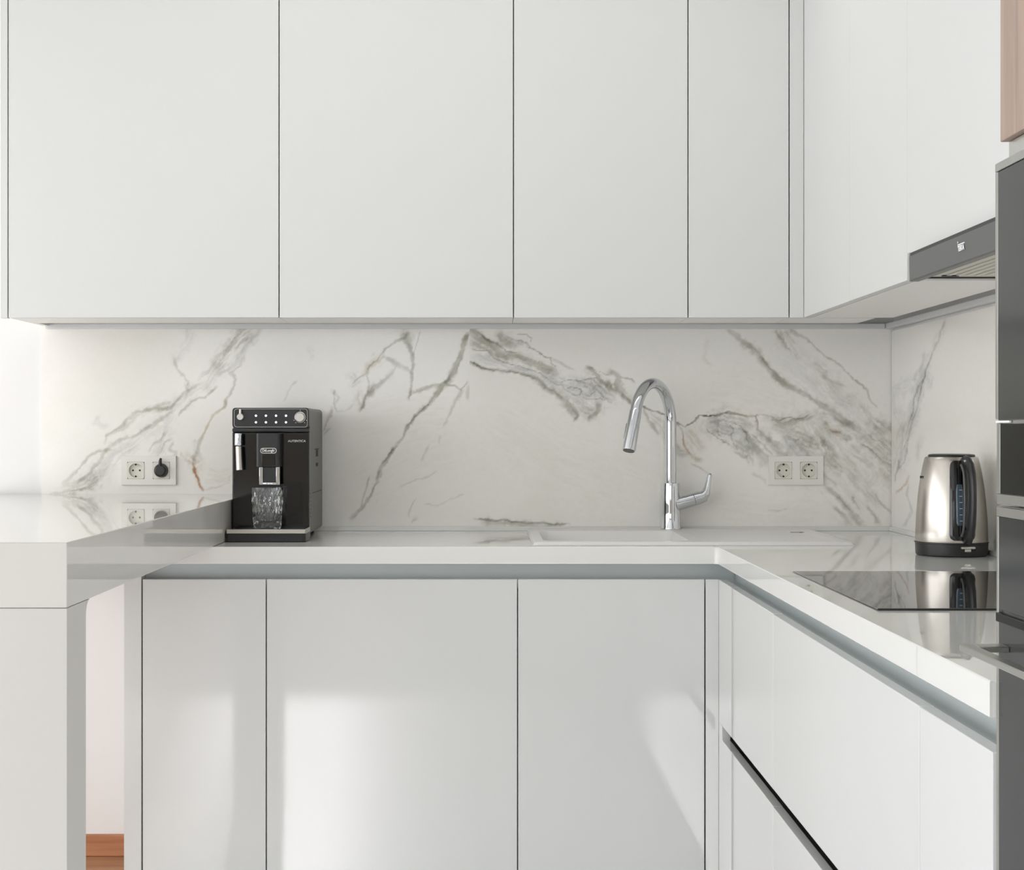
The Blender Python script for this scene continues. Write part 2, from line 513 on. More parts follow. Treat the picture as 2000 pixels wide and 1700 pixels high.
VR = [
 # ---- right slab: the broad river from the seam to the tap
 ('g',.62,7,8,.9,[(918,655),(945,668),(975,684),(1000,694),(1030,704),(1060,716),(1085,726)]),
 ('d',.45,1.8,1.4,.6,[(935,650),(952,664),(975,673),(990,683),(1010,688)]),
 ('g',.5,5,3,.8,[(918,648),(935,652),(955,668)]),
 ('g',.5,5,4,1.0,[(918,672),(945,684),(965,692),(990,700)]),
 ('g',.6,7,6,.9,[(974,648),(978,662),(992,668),(1004,674)]),
 ('b',.5,7,5,1.2,[(985,655),(1005,668),(1026,670)]),
 ('d',.35,1.0,1.0,.5,[(992,656),(1010,664),(1030,668),(1036,678),(1030,684)]),
 ('d',.35,.9,.9,.5,[(1010,653),(1030,652),(1042,660),(1038,668)]),
 ('d',.5,1.3,1.2,.5,[(1030,676),(1055,690),(1076,698),(1076,708),(1086,716)]),
 ('g',.35,2,2,.8,[(1078,700),(1100,712),(1120,722)]),
 ('d',.4,1.1,1.0,.6,[(918,684),(935,688),(952,688),(968,700),(985,706),(1010,716)]),
 ('b',.38,8,9,1.4,[(925,700),(960,706),(995,716),(1030,724),(1060,740),(1090,750)]),
 ('d',.42,1.2,1.5,.5,[(1000,712),(1030,722),(1055,730),(1075,742),(1090,752)]),
 ('g',.6,3,4,.7,[(918,711),(944,718),(975,723),(995,727),(1020,732),(1040,738),(1060,748)]),
 ('d',.45,1.2,1.2,.5,[(918,709),(944,718),(990,726),(1029,736),(1050,744)]),
 ('g',.62,5,6,.8,[(1050,744),(1068,756),(1085,770),(1100,784),(1112,800),(1122,812)]),
 ('b',.45,14,20,1.5,[(1062,732),(1095,752),(1125,772),(1150,785)]),
 ('b',.45,12,16,1.4,[(1125,748),(1150,752),(1172,765),(1180,780)]),
 ('g',.45,14,8,1.3,[(1150,745),(1165,760),(1178,775),(1190,782)]),
 ('g',.42,12,10,1.2,[(1125,790),(1140,800),(1158,806)]),
 ('g',.5,3,2,.7,[(1120,800),(1130,812),(1124,820)]),
 ('g',.5,5,3,.9,[(1168,790),(1165,805),(1150,818)]),
 ('d',.5,1.1,.9,.4,[(1107,760),(1114,756),(1128,760),(1136,766),(1130,774),(1118,772),(1108,762)]),
 ('d',.45,.9,.9,.4,[(1080,744),(1098,746),(1112,742),(1130,746),(1150,742),(1168,741)]),
 ('d',.4,.9,.9,.4,[(1140,756),(1155,760),(1160,768),(1150,776),(1138,770)]),
 ('d',.4,.9,.9,.4,[(1128,774),(1145,780),(1165,782),(1180,786),(1192,789)]),
 ('d',.4,.9,.9,.4,[(1062,732),(1080,748),(1096,752),(1108,766)]),
 ('d',.35,.8,.8,.4,[(1150,746),(1158,754),(1172,756),(1180,764)]),
 ('d',.45,1.4,1.0,.5,[(1060,752),(1080,762),(1096,778)]),
 ('g',.66,3,6,.7,[(1143,716),(1155,722),(1162,733),(1175,746),(1188,758)]),
 ('g',.6,7,3,.7,[(1188,755),(1200,764),(1212,774),(1222,782),(1231,790)]),
 ('g',.66,4,7,.7,[(1190,728),(1200,734),(1207,740),(1204,752),(1216,764),(1222,776)]),
 ('g',.55,2,1.5,.6,[(1207,738),(1222,742),(1232,744),(1239,750)]),
 ('d',.35,.9,.8,.4,[(1150,718),(1172,728),(1190,734)]),
 ('d',.62,2.2,1.8,.5,[(1231,790),(1249,794),(1262,801),(1283,806),(1301,813),(1322,824),(1340,833)]),
 ('d',.75,1.6,1.6,.4,[(1340,833),(1353,826),(1359,818),(1363,812),(1379,815),(1400,813),(1412,808),(1424,806)]),
 ('g',.5,2,1.6,.6,[(1424,806),(1440,809),(1457,812)]),
 ('g',.55,3,2.4,.9,[(1256,800),(1262,824),(1272,838),(1283,850)]),
 ('g',.34,8,10,1.5,[(1270,812),(1290,830),(1310,856),(1330,880)]),
 ('g',.32,6,5,1.2,[(1300,866),(1320,880),(1345,888)]),
 ('g',.5,1.8,1.6,.6,[(1320,825),(1332,838),(1335,850)]),
 ('r',.70,1.6,1.6,.5,[(1334,850),(1336,866),(1342,878),(1346,886)]),
 ('c',.5,5,4,1.1,[(1340,872),(1352,888),(1366,898)]),
 ('c',.42,8,5,1.3,[(1345,840),(1358,862),(1372,876)]),
 ('g',.36,2,1.6,.9,[(1350,905),(1365,912),(1380,922)]),
 ('g',.3,12,9,1.6,[(1380,835),(1410,850),(1440,868),(1470,890)]),
 # ---- band from the top right corner area, falling to the right
 ('g',.62,4,8,.8,[(1418,644),(1436,656),(1450,668),(1466,680)]),
 ('g',.66,8,5,.7,[(1462,676),(1478,690),(1490,704),(1503,720),(1518,738),(1535,752),(1556,763)]),
 ('g',.4,2,2,.6,[(1487,696),(1510,722),(1530,740)]),
 ('g',.58,3.5,6,.7,[(1552,762),(1575,774),(1598,788),(1618,802),(1640,818),(1662,832)]),
 ('g',.3,9,11,1.5,[(1600,800),(1640,822),(1680,845)]),
 ('g',.40,12,4,1.3,[(1524,648),(1536,668),(1548,682),(1557,696)]),
 ('g',.4,2,1.4,.8,[(1510,648),(1530,668),(1542,685)]),
 ('g',.55,5,1.6,.8,[(1538,645),(1560,654),(1573,659),(1580,668)]),
 ('g',.50,1.4,1.6,.6,[(1578,664),(1600,686),(1630,708),(1648,722)]),
 ('g',.52,1.6,2.4,.6,[(1648,722),(1666,738),(1690,758),(1696,766)]),
 ('g',.45,1.5,1.2,.7,[(1694,765),(1704,780),(1716,794)]),
 ('g',.34,1.6,1.2,.9,[(1588,710),(1605,722),(1612,727)]),
 ('g',.30,12,14,1.7,[(1585,722),(1605,745),(1640,775),(1665,790)]),
 ('g',.34,3,2,1.0,[(1600,735),(1630,748),(1648,755)]),
 ('b',.16,30,40,1.8,[(1530,700),(1590,750),(1650,800),(1700,840)]),
 ('g',.40,5,13,1.1,[(1680,790),(1700,812),(1720,832),(1738,846)]),
 ('c',.40,7,9,1.2,[(1728,838),(1738,850),(1745,866)]),
 ('g',.42,12,12,1.3,[(1700,840),(1722,860),(1745,880)]),
 ('d',.34,1.2,1.2,.6,[(1692,846),(1707,860),(1717,862),(1730,876),(1745,888)]),
 ('d',.40,1.2,1.4,.5,[(1682,868),(1694,874),(1704,888),(1720,897),(1735,905),(1745,911)]),
 ('g',.42,10,12,1.2,[(1676,850),(1700,872),(1725,892),(1745,902)]),
 ('g',.36,6,8,1.3,[(1718,905),(1735,918),(1745,925)]),
 ('c',.36,6,8,1.3,[(1722,925),(1736,940),(1745,958)]),
 # ---- the horizontal cloud bank over the right socket
 ('c',.58,1.8,1.6,.6,[(1424,808),(1453,811),(1470,812),(1484,808),(1503,812)]),
 ('d',.42,1.2,1.2,.5,[(1503,812),(1520,818),(1540,814),(1553,820),(1568,819),(1580,812)]),
 ('g',.5,8,6,1.1,[(1505,818),(1530,824),(1556,822),(1582,812),(1590,808)]),
 ('g',.38,12,12,1.4,[(1500,826),(1530,836),(1560,850),(1590,862)]),
 ('c',.55,4,3,.8,[(1474,815),(1476,828),(1484,842),(1490,852)]),
 ('d',.5,1.6,1.3,.5,[(1472,812),(1478,826),(1478,836),(1488,846)]),
 ('b',.5,14,18,1.3,[(1392,826),(1420,835),(1450,850),(1475,872)]),
 ('g',.38,16,16,1.3,[(1380,830),(1410,822),(1445,828),(1470,840)]),
 ('d',.5,1.1,1.0,.4,[(1404,825),(1399,836),(1401,848),(1408,852)]),
 ('d',.45,1.1,1.0,.4,[(1415,826),(1428,834),(1430,846),(1424,852)]),
 ('d',.45,1.1,1.0,.5,[(1432,826),(1448,838),(1458,852),(1463,866)]),
 ('d',.4,1.1,.9,.5,[(1378,840),(1396,852),(1415,866),(1428,872)]),
 ('d',.4,1.3,1.1,.5,[(1425,850),(1434,866),(1444,880)]),
 ('g',.52,7,9,.8,[(1455,850),(1470,868),(1488,888),(1502,905)]),
 ('d',.38,1.4,1.4,.6,[(1466,845),(1490,868),(1508,888)]),
 ('g',.60,5,7,.8,[(1484,846),(1500,856),(1512,862),(1525,868)]),
 ('g',.50,5,8,.8,[(1498,858),(1512,872),(1528,886),(1540,892)]),
 ('b',.42,8,12,1.1,[(1530,850),(1545,868),(1560,884),(1580,892)]),
 ('g',.42,10,12,1.3,[(1555,856),(1572,872),(1590,890)]),
 ('d',.34,1.1,1.0,.6,[(1540,850),(1556,860),(1562,858)]),
 ('g',.5,7,10,1.1,[(1600,858),(1610,874),(1618,890),(1636,916)]),
 ('g',.32,26,26,1.8,[(1595,830),(1620,860),(1660,900),(1690,930)]),
 ('c',.5,3,2,.8,[(1605,822),(1620,833),(1632,842)]),
 ('r',.5,1.4,1.6,.5,[(1618,836),(1628,842),(1642,845)]),
 ('g',.42,4,5,1.1,[(1612,838),(1640,850),(1660,855)]),
 ('g',.36,2.4,2,.9,[(1435,886),(1446,888),(1454,896),(1464,892)]),
 ('g',.34,3,2,1.0,[(1470,925),(1484,930),(1494,942)]),
 ('g',.32,5,4,1.3,[(1440,870),(1458,884),(1470,905)]),
 # ---- veins under the right socket
 ('g',.40,3,3,.9,[(1605,925),(1622,936),(1632,948)]),
 ('g',.48,3,7,.8,[(1612,950),(1635,972),(1652,992),(1666,1010),(1682,1028)]),
 ('d',.32,1.2,1.2,.6,[(1635,972),(1650,988),(1664,1004)]),
 ('g',.46,3,5,.9,[(1628,992),(1642,1002),(1650,1012),(1656,1026)]),
 ('g',.42,2.4,1.6,.7,[(1661,968),(1666,980),(1676,994)]),
 ('g',.46,3,4,.8,[(1692,988),(1704,1004),(1716,1024)]),
 ('g',.46,2,2,.7,[(1708,966),(1722,984),(1738,1002)]),
 ('g',.30,8,8,1.5,[(1660,930),(1690,955),(1715,985)]),
 ('g',.26,1.6,1.4,1.0,[(1498,996),(1520,998),(1535,994)]),
 # ---- foot of the slab near the seam
 ('d',.50,1.8,1.8,.6,[(926,1016),(950,1019),(970,1018),(984,1015),(1000,1020),(1018,1021),(1030,1024),(1060,1023),(1085,1026),(1112,1027)]),
 ('g',.45,5,6,.9,[(945,1022),(980,1022),(1020,1026),(1090,1030)]),
 ('c',.07,50,60,1.8,[(960,820),(1060,880),(1180,930),(1260,960)]),
 ('c',.08,30,40,1.8,[(1380,760),(1450,770),(1540,800)]),
 ('g',.14,40,50,1.8,[(1560,830),(1620,900),(1700,990)]),
 ('g',.06,30,30,1.8,[(1400,990),(1500,1000),(1600,1000)]),
 ('c',.2,3,3,1.2,[(1382,664),(1372,700),(1386,712)]),
]
VW = [
 # ---- right wall slab (coordinates along the wall as the photo shows them)
 ('g',.40,2,2,.7,[(1847,622),(1838,645),(1834,660),(1828,670),(1820,690)]),
 ('g',.26,6,5,1.2,[(1840,640),(1825,680),(1810,700)]),
 ('d',.50,1.4,1.6,.5,[(1820,690),(1810,715),(1807,735),(1799,752),(1796,772)]),
 ('b',.40,4,3,.9,[(1805,688),(1800,712),(1790,728),(1782,742)]),
 ('b',.35,9,9,1.3,[(1780,745),(1765,755),(1752,762)]),
 ('b',.50,9,11,.9,[(1808,715),(1796,750),(1788,790),(1778,820),(1768,850)]),
 ('d',.42,1.2,1.2,.5,[(1806,735),(1792,756),(1784,782),(1782,806),(1774,832)]),
 ('d',.36,1.1,1.1,.5,[(1796,770),(1790,800),(1780,826),(1776,850),(1764,880)]),
 ('b',.30,5,4,1.2,[(1819,738),(1816,752),(1812,762)]),
 ('b',.45,7,9,1.1,[(1772,826),(1764,858),(1760,890),(1752,920)]),
 ('c',.30,8,8,1.2,[(1764,822),(1754,850),(1750,880)]),
 ('d',.36,1.2,1.2,.6,[(1775,855),(1772,880),(1764,905),(1752,918)]),
 ('b',.34,8,8,1.3,[(1755,765),(1750,790),(1754,810)]),
 ('d',.34,1.4,1.2,.6,[(1755,900),(1750,925),(1746,940)]),
 ('r',.42,2,1.6,.9,[(1748,962),(1758,955),(1768,945),(1774,930)]),
 ('b',.40,2.2,2,.8,[(1773,946),(1770,965),(1777,978),(1782,1000),(1772,1012),(1764,1028)]),
 ('b',.28,5,4,1.2,[(1800,850),(1795,880),(1790,900)]),
 ('b',.26,5,4,1.2,[(1785,1000),(1776,1020)]),
]
COLS = {'g': (176, 174, 159), 'b': (188, 190, 189), 'd': (124, 121, 108), 'r': (196, 148, 112), 'c': (204, 192, 172)}
def lin(c):
    c = np.array(c, float) / 255.0
    return np.where(c <= 0.04045, c / 12.92, ((c + 0.055) / 1.055) ** 2.4)
BASE = lin((246, 244, 238))

def pattern(px, py, veins, wx=1.0):
    """marble colour (linear rgb) at pattern coordinates; wx scales strokes on the foreshortened wall"""
    w1 = 9.0
    qx = px + w1 * wx * fbm(px / 46 / wx, py / 46, 0) * 1.3 + 5.0 * wx * fbm(px / 13 / wx, py / 13, 2, 3) + 2.2 * wx * fbm(px / 4.5 / wx, py / 4.5, 5, 2)
    qy = py + w1 * fbm(px / 46 / wx + 40, py / 46 + 9, 1) * 1.3 + 5.0 * fbm(px / 13 / wx + 9, py / 13 + 50, 3, 3) + 2.2 * fbm(px / 4.5 / wx + 3, py / 4.5 + 30, 6, 2)
    edge = fbm(px / 9 / wx, py / 9, 4, 3)
    body = fbm(px / 22 / wx + 7, py / 22 + 3, 5, 4)
    tint = np.ones(px.shape + (3,)) * BASE
    cloud = np.clip(fbm(px / 150, py / 120, 3, 4) * 2.2, 0, 1)[..., None]
    tint = tint * (1 - cloud * 0.05 * np.array([0.9, 1.0, 1.35]))
    for key, st, wa, wb, soft, pts in veins:
        P = np.array(pts, float)
        mg = (max(wa, wb) * 3.5 + 16)
        m = (px > P[:, 0].min() - mg) & (px < P[:, 0].max() + mg) & (py > P[:, 1].min() - mg) & (py < P[:, 1].max() + mg)
        if not m.any(): continue
        x = qx[m]; y = qy[m]
        best = np.full(x.shape, 1e9); bt = np.zeros(x.shape)
        seg = np.hypot(*(P[1:] - P[:-1]).T); L = seg.sum(); acc = 0
        for i in range(len(P) - 1):
            d = P[i + 1] - P[i]
            t = np.clip(((x - P[i, 0]) * d[0] + (y - P[i, 1]) * d[1]) / (d @ d), 0, 1)
            dd = np.hypot(x - P[i, 0] - t * d[0], y - P[i, 1] - t * d[1])
            u = dd < best
            best = np.where(u, dd, best); bt = np.where(u, (acc + t * seg[i]) / L, bt)
            acc += seg[i]
        # signed side of the stroke, and streaks that run along it
        along = bt * L
        k0 = np.clip(np.searchsorted(np.concatenate([[0], np.cumsum(seg)])[1:-1], along), 0, len(seg) - 1)
        dv = (P[1:] - P[:-1])[k0]; pv = P[k0]
        sgn = np.sign(dv[:, 0] * (y - pv[:, 1]) - dv[:, 1] * (x - pv[:, 0]))
        sx_ = along / 34.0 + pts[0][0] * 0.37; sy_ = sgn * best / 4.2 + pts[0][1] * 0.11
        st1 = fbm(sx_, sy_, 2, 4)
        ridge = 1 - np.clip(np.abs(fbm(sx_ * 1.3 + 31, sy_ * 0.8 + 17, 6, 4)) * 7.5, 0, 1)
        w = (wa + (wb - wa) * bt) * (1 + 1.3 * edge[m])
        w = np.maximum(w, 0.5)
        endf = np.clip(np.minimum(bt, 1 - bt) * 8 + 0.45, 0, 1)
        r = best / w
        if soft > 1.0:
            a = (1 / (1 + np.exp((r - 1.15) * 3.2))) * (np.clip(0.46 + 2.6 * st1 + 0.8 * body[m], 0.05, 1.0) + 0.45 * ridge ** 2)
        else:
            a = 1 / (1 + np.exp((r - 1) * (3.4 / max(soft, .3)))) * np.clip(0.85 + 1.2 * body[m] + (1.0 * st1 if max(wa, wb) > 3 else 0), 0.3, 1.25)
            a = a / (1 / (1 + np.exp(-3.4 / max(soft, .3))))
            # darker rim on one side, as the stone shows
        a = np.clip(a * st * 1.32 * endf, 0, 1.0)[..., None]
        ratio = lin(COLS[key]) / BASE
        tint[m] = tint[m] * (1 - a * (1 - ratio) * 1.0)
    return tint

def marble_mat():
    m, nt, p = _nt('veined_marble')
    at = nt.nodes.new('ShaderNodeAttribute'); at.attribute_name = 'veins'
    tc = nt.nodes.new('ShaderNodeTexCoord')
    n = nt.nodes.new('ShaderNodeTexNoise'); n.inputs['Scale'].default_value = 90; n.inputs['Detail'].default_value = 5
    nt.links.new(tc.outputs['Object'], n.inputs['Vector'])
    r = nt.nodes.new('ShaderNodeMapRange'); r.inputs[3].default_value = 0.975; r.inputs[4].default_value = 1.02
    nt.links.new(n.outputs['Fac'], r.inputs[0])
    mx = nt.nodes.new('ShaderNodeVectorMath'); mx.operation = 'SCALE'
    nt.links.new(at.outputs['Color'], mx.inputs[0]); nt.links.new(r.outputs[0], mx.inputs['Scale'])
    nt.links.new(mx.outputs[0], p.inputs['Base Color'])
    p.inputs['Roughness'].default_value = 0.09
    p.inputs['IOR'].default_value = 1.5
    return m
M['marble'] = marble_mat()

def slab(name, label, us, zs, to3d, colour, back):
    """dense face carrying the vein pattern plus the slab's own thickness behind it"""
    U, Z = np.meshgrid(us, zs)
    nu, nz = len(us), len(zs)
    co = to3d(U.ravel(), Z.ravel(), 0.0)
    c = colour(U, Z).reshape(-1, 3)
    rim = to3d(np.array([us[0], us[-1], us[-1], us[0]]), np.array([zs[0], zs[0], zs[-1], zs[-1]]), back)
    V = np.concatenate([co, rim])
    idx = np.arange(nu * nz).reshape(nz, nu)
    quads = np.stack([idx[:-1, :-1], idx[:-1, 1:], idx[1:, 1:], idx[1:, :-1]], -1).reshape(-1, 4)
    N = nu * nz
    a, b, cc, d = 0, nu - 1, N - 1, N - nu
    side = np.array([[a, N, N + 1, b], [b, N + 1, N + 2, cc], [cc, N + 2, N + 3, d], [d, N + 3, N, a], [N, N + 3, N + 2, N + 1]])
    F = np.concatenate([quads, side])
    me = bpy.data.meshes.new(name)
    me.vertices.add(len(V)); me.vertices.foreach_set('co', V.ravel())
    me.loops.add(F.size); me.loops.foreach_set('vertex_index', F.ravel().astype(np.int32))
    me.polygons.add(len(F)); me.polygons.foreach_set('loop_start', np.arange(0, F.size, 4, dtype=np.int32))
    me.update(calc_edges=True); me.validate()
    at = me.color_attributes.new('veins', 'FLOAT_COLOR', 'POINT')
    cols = np.ones((len(V), 4)); cols[:N, :3] = np.clip(c, 0, 1); cols[N:, :3] = BASE
    at.data.foreach_set('color', cols.ravel())
    o = link(name, me, M['marble'])
    tag(o, label, 'backsplash')
    return o

ZW = 0.906            # worktop height
Z0S, Z1S = ZW + 0.0005, 1.4815
TS = 0.008            # slab thickness
XS = 917.0
step = 2.0 / 700
xL, xM, xE = (82 - 949) / 700.0, (XS - 949) / 700.0, XR - TS
zs = np.linspace(Z0S, Z1S, 205)
def back3d(u, z, off): return np.stack([u, np.full_like(u, -TS + off), z], -1)
def colback(veins):
    def f(U, Z):
        return pattern(949 + U * 700, 845 + (CZ - Z) * 700, veins)
    return f
slab('marble_backsplash_panel', 'white veined marble backsplash slab behind the black coffee machine', np.linspace(xL, xM, 428), zs, back3d, colback(VE), TS - 0.0005)
slab('marble_backsplash_panel', 'white veined marble backsplash slab behind the chrome tap and sink', np.linspace(xM + 0.0001, XR - 0.0005, 416), zs, back3d, colback(VR), TS - 0.0005)
def right3d(y, z, off): return np.stack([np.full_like(y, XR - TS + off), y, z], -1)
def colright(Y, Z):
    s = FPX / (Y - CY)
    px = 949 + (XR - TS) * s
    py = 845 + (CZ - Z) * s
    return pattern(px, py, VW, 0.6)
slab('marble_backsplash_panel', 'white marble backsplash slab on the right wall behind the steel kettle', np.arange(-2.688, -TS - 0.0005, 0.006), np.arange(Z0S, 1.4635, 0.003), right3d, colright, TS - 0.0005)

# ================================================================= WORKTOP
XC = 0.5555           # front edge of the right run
YC = -0.631           # front edge of the back run
XEND = -0.869
YT = -2.690           # where the tall cabinet starts
wt_z0 = 0.8650
def worktop():
    bm = bmesh.new()
    r = 0.010
    pts = [(XEND, -TS - 0.0003), (XEND, YC)]
    # inner corner with a small radius
    n = 6
    for i in range(n + 1):
        a = PI / 2 - PI / 2 * i / n
        pts.append((XC - r + r * math.cos(a), YC - r + r * math.sin(a)))
    pts += [(XC, YT + 0.0005), (XR - TS - 0.0005, YT + 0.0005), (XR - TS - 0.0005, -TS - 0.0003)]
    prism(bm, pts, wt_z0, ZW, 'z')
    ed = [e for e in bm.edges if abs(e.verts[0].co.z - e.verts[1].co.z) < 1e-6]
    bmesh.ops.bevel(bm, geom=ed, offset=0.0018, segments=2, profile=0.5, affect='EDGES')
    return bm
wt = obj('worktop', worktop(), M['quartz'])
cb = bpy.data.objects.new('tmp_cutter', bpy.data.meshes.new('tmp_cutter'))
_b = B(0.135, 0.875, -0.560, -0.078, 0.80, 0.95); _b.to_mesh(cb.data); _b.free(); COL.objects.link(cb)
md = wt.modifiers.new('cut', 'BOOLEAN'); md.object = cb; md.operation = 'DIFFERENCE'; md.solver = 'EXACT'
nm = bpy.data.meshes.new_from_object(wt.evaluated_get(bpy.context.evaluated_depsgraph_get()))
wt.modifiers.clear(); wt.data = nm; bpy.data.objects.remove(cb, do_unlink=True)
tag(wt, 'long white polished quartz worktop turning the corner under the sink and hob', 'worktop')
bm = B(XEND, XR - TS - 0.001, -TS - 0.0085, -TS - 0.0005, ZW, ZW + 0.0125, 0.001)
obj('upstand', bm, M['quartz'], wt)
bm = B(XR - TS - 0.0085, XR - TS - 0.001, YT + 0.001, -TS - 0.009, ZW, ZW + 0.0125, 0.001)
obj('upstand', bm, M['quartz'], wt)

# ================================================================= RAISED BREAKFAST BAR
XP, YP = -0.652, -1.966
bar = thing('breakfast_bar', 'raised white breakfast bar jutting out at the left on a solid end leg', 'breakfast bar', (-1.02, YP / 2, 0))
obj('tabletop', B(-1.40, XP, YP, -TS - 0.0005, ZW + 0.0006, 1.0087, 0.0015), M['bar_quartz'], bar)
legm = bmesh.new()
box(legm, -0.80, XP, YP + 0.0002, YP + 0.118, 0.0, ZW, 0.0008)
o = obj('leg', legm, M['peninsula'], bar)
obj('leg', B(-1.40, -1.252, YP + 0.0002, YP + 0.118, 0.0, ZW, 0.0008), M['peninsula'], bar)
# the small rounded gusset between leg and tabletop
g = bmesh.new(); r = 0.024
poly = [(YP + 0.118, ZW), (YP + 0.118, ZW - r)]
for i in range(1, 8):
    a = PI - (PI / 2) * i / 7
    poly.append((YP + 0.118 + r + r * math.cos(a), ZW - r + r * math.sin(a)))
prism(g, poly, -0.80, XP, 'x')
obj('corner_fillet', g, M['peninsula'], bar)
tag(bar)

# ================================================================= BASE CABINETS
YD = -0.621           # door fronts, back run
XD = 0.559            # drawer fronts, right run
ZD = 0.827
DT = 0.019
G = 0.0014            # half of the gap between fronts
def front(x0, x1, y0, y1, z0, z1): return B(x0, x1, y0, y1, z0, z1, 0.0012)

def carcass(bm, x0, x1, y0, y1, z0, z1, side):
    """box with a face towards the doors coloured dark for the shade in their gaps. side '-y' or '-x'"""
    box(bm, x0, x1, y0, y1, z0, z1)
    if side == '-y': box(bm, x0 + .002, x1 - .002, y0 - 0.0015, y0 - 0.0002, z0 + .004, z1 - .004, mi=1)
    else: box(bm, x0 - 0.0015, x0 - 0.0002, y0 + .002, y1 - .002, z0 + .004, z1 - .004, mi=1)
    return bm

def base_unit(x0, x1, label):
    t = thing('base_cabinet', label, 'base cabinet', ((x0 + x1) / 2, -0.3, 0), 'base cabinets along the back wall')
    obj('carcass', carcass(bmesh.new(), x0 + 0.0006, x1 - 0.0006, YD + DT + 0.002, -0.03, 0.10, ZD - 0.024, '-y'), [M['carcass'], M['shadow_gap']], t)
    obj('door', front(x0 + G, x1 - G, YD, YD + DT, 0.10, ZD), M['lacquer'], t)
    obj('plinth', B(x0 + 0.0006, x1 - 0.0006, YD + 0.06, YD + 0.075, 0, 0.098), M['lacquer'], t)
    return t
bu0 = base_unit(-0.8253, -0.5273, 'narrow white gloss base cabinet at the left beside the breakfast bar opening')
base_unit(-0.5273, 0.0762, 'widest white gloss base cabinet below the coffee machine')
bu2 = base_unit(0.0762, 0.526, 'white gloss base cabinet under the sink next to the inner corner')
obj('end_panel', B(-0.869, -0.8272, YD, -0.001, 0.0, wt_z0 - 0.0005, 0.001), M['lacquer'], bu0)
f = bmesh.new()
box(f, 0.5276, XD, YD, YD + DT, 0.0, ZD, 0.0008)
obj('filler_panel', f, M['lacquer'], bu2)

# right run of drawers
ZG1, ZG0 = 0.485, 0.452
def drawer_unit(y0, y1, label, corner=False):
    t = thing('drawer_cabinet', label, 'drawer cabinet', (0.85, (y0 + y1) / 2, 0), 'drawer cabinets along the right wall')
    c = bmesh.new()
    box(c, XD + DT + 0.03, XR - 0.03, y0 + .0006, y1 - .0006, 0.10, ZD - 0.003)
    obj('carcass', c, [M['shadow_gap']], t)  # whole carcass dark, for the shade seen in the drawer groove
    for z0, z1 in ((ZG1, ZD), (0.10, ZG0)):
        obj('drawer_front', front(XD, XD + DT, y0 + G * .6, y1 - G * .6, z0, z1), M['lacquer'], t)
    obj('finger_groove', B(XD + DT + 0.0295, XD + DT + 0.0115 + 0.018, y0 + .0006, y1 - .0006, ZG0 - 0.02, ZG1 + 0.02), M['channel'], t) if False else None
    obj('plinth', B(XD + 0.06, XD + 0.075, y0 + .0006, y1 - .0006, 0, 0.098), M['lacquer'], t)
    return t
drawer_unit(-1.346, -0.818, 'white gloss drawer cabinet nearest the inner corner, beyond the hob')
drawer_unit(-2.392, -1.346, 'widest white gloss drawer cabinet directly under the black hob')
drawer_unit(YT + 0.001, -2.392, 'slim white gloss drawer cabinet beside the built-in ovens')
# corner post of the right run, with the groove cut into it
t = thing('corner_post', 'white corner post with the notch where the drawer groove starts', 'filler panel', (0.6, -0.72, 0))
c = bmesh.new()
box(c, XD, XD + DT, -0.8165, YD - 0.0005, ZG1, ZD, 0.0006)
box(c, XD, XD + DT, -0.8165, YD - 0.0005, 0.0, ZG0, 0.0006)
box(c, XD, XD + DT, -0.679, YD - 0.0005, ZG0, ZG1)
obj('post', c, M['lacquer'], t)

# finger-pull channels under the worktop
def channel_profile(s0, s1, run):
    """C profile: back wall and curved foot. run 'x' for the back run, 'y' for the right run"""
    bm = bmesh.new()
    zt, zb = wt_z0 - 0.0006, ZD - 0.022
    pr = []
    R = 0.016
    bk = 0.046
    inner = [(bk, zt)]
    for i in range(9):
        a = PI / 2 * i / 8
        inner.append((bk - R + R * math.cos(a), zb + R - R * math.sin(a)))
    inner.append((DT + 0.0022, zb))
    outer = [(p[0] + 0.0012, p[1]) for p in inner[:1]] + [(bk + 0.0012, zb - 0.0012), (DT + 0.0022, zb - 0.0012)]
    poly = inner + list(reversed(outer))
    if run == 'x': prism(bm, [(YD + u, z) for u, z in poly], s0, s1, 'x')
    else:
        prism(bm, [(XD + u, z) for u, z in poly], s0, s1, 'y')
    return bm
ch = obj('finger_pull_channel', channel_profile(-0.8265, XD + 0.046, 'x'), M['channel'])
tag(ch, 'grey aluminium finger-pull channel above the base cabinet doors of the back run', 'handle channel', 'finger-pull channels')
ch = obj('finger_pull_channel', channel_profile(YT + 0.0012, YD + 0.044, 'y'), M['channel'])
tag(ch, 'bluish aluminium finger-pull channel above the drawers under the hob', 'handle channel', 'finger-pull channels')

# ================================================================= WALL CABINETS
YU = 4.106 - 4.446     # door fronts  (-0.34)
ZU = 1.476
ZT = 2.45
XU = 0.8195            # door fronts of the right run
def upper_unit(x0, x1, label, left_open=False):
    t = thing('wall_cabinet', label, 'wall cabinet', ((x0 + x1) / 2, -0.17, ZU), 'wall cabinets over the backsplash')
    c = bmesh.new()
    carcass(c, x0 + 0.0006, x1 - 0.0006, YU + DT + 0.002, -0.129, ZU, ZT, '-y')
    box(c, x0 + 0.0006, x0 + 0.018, -0.1285, -0.001, ZU, ZT) if left_open else None
    box(c, x0 + 0.0006, x1 - 0.0006, -0.1285, -0.001, ZU + 0.10, ZT)
    obj('carcass', c, [M['carcass'], M['shadow_gap']], t)
    obj('door', front(x0 + G, x1 - G, YU, YU + DT, ZU, ZT), M['lacquer_upper'], t)
    return t
uu0 = upper_unit(-1.2315, -0.533, 'widest white gloss wall cabinet, leftmost above the wall socket', True)
upper_unit(-0.533, 0.0712, 'white gloss wall cabinet above the coffee machine')
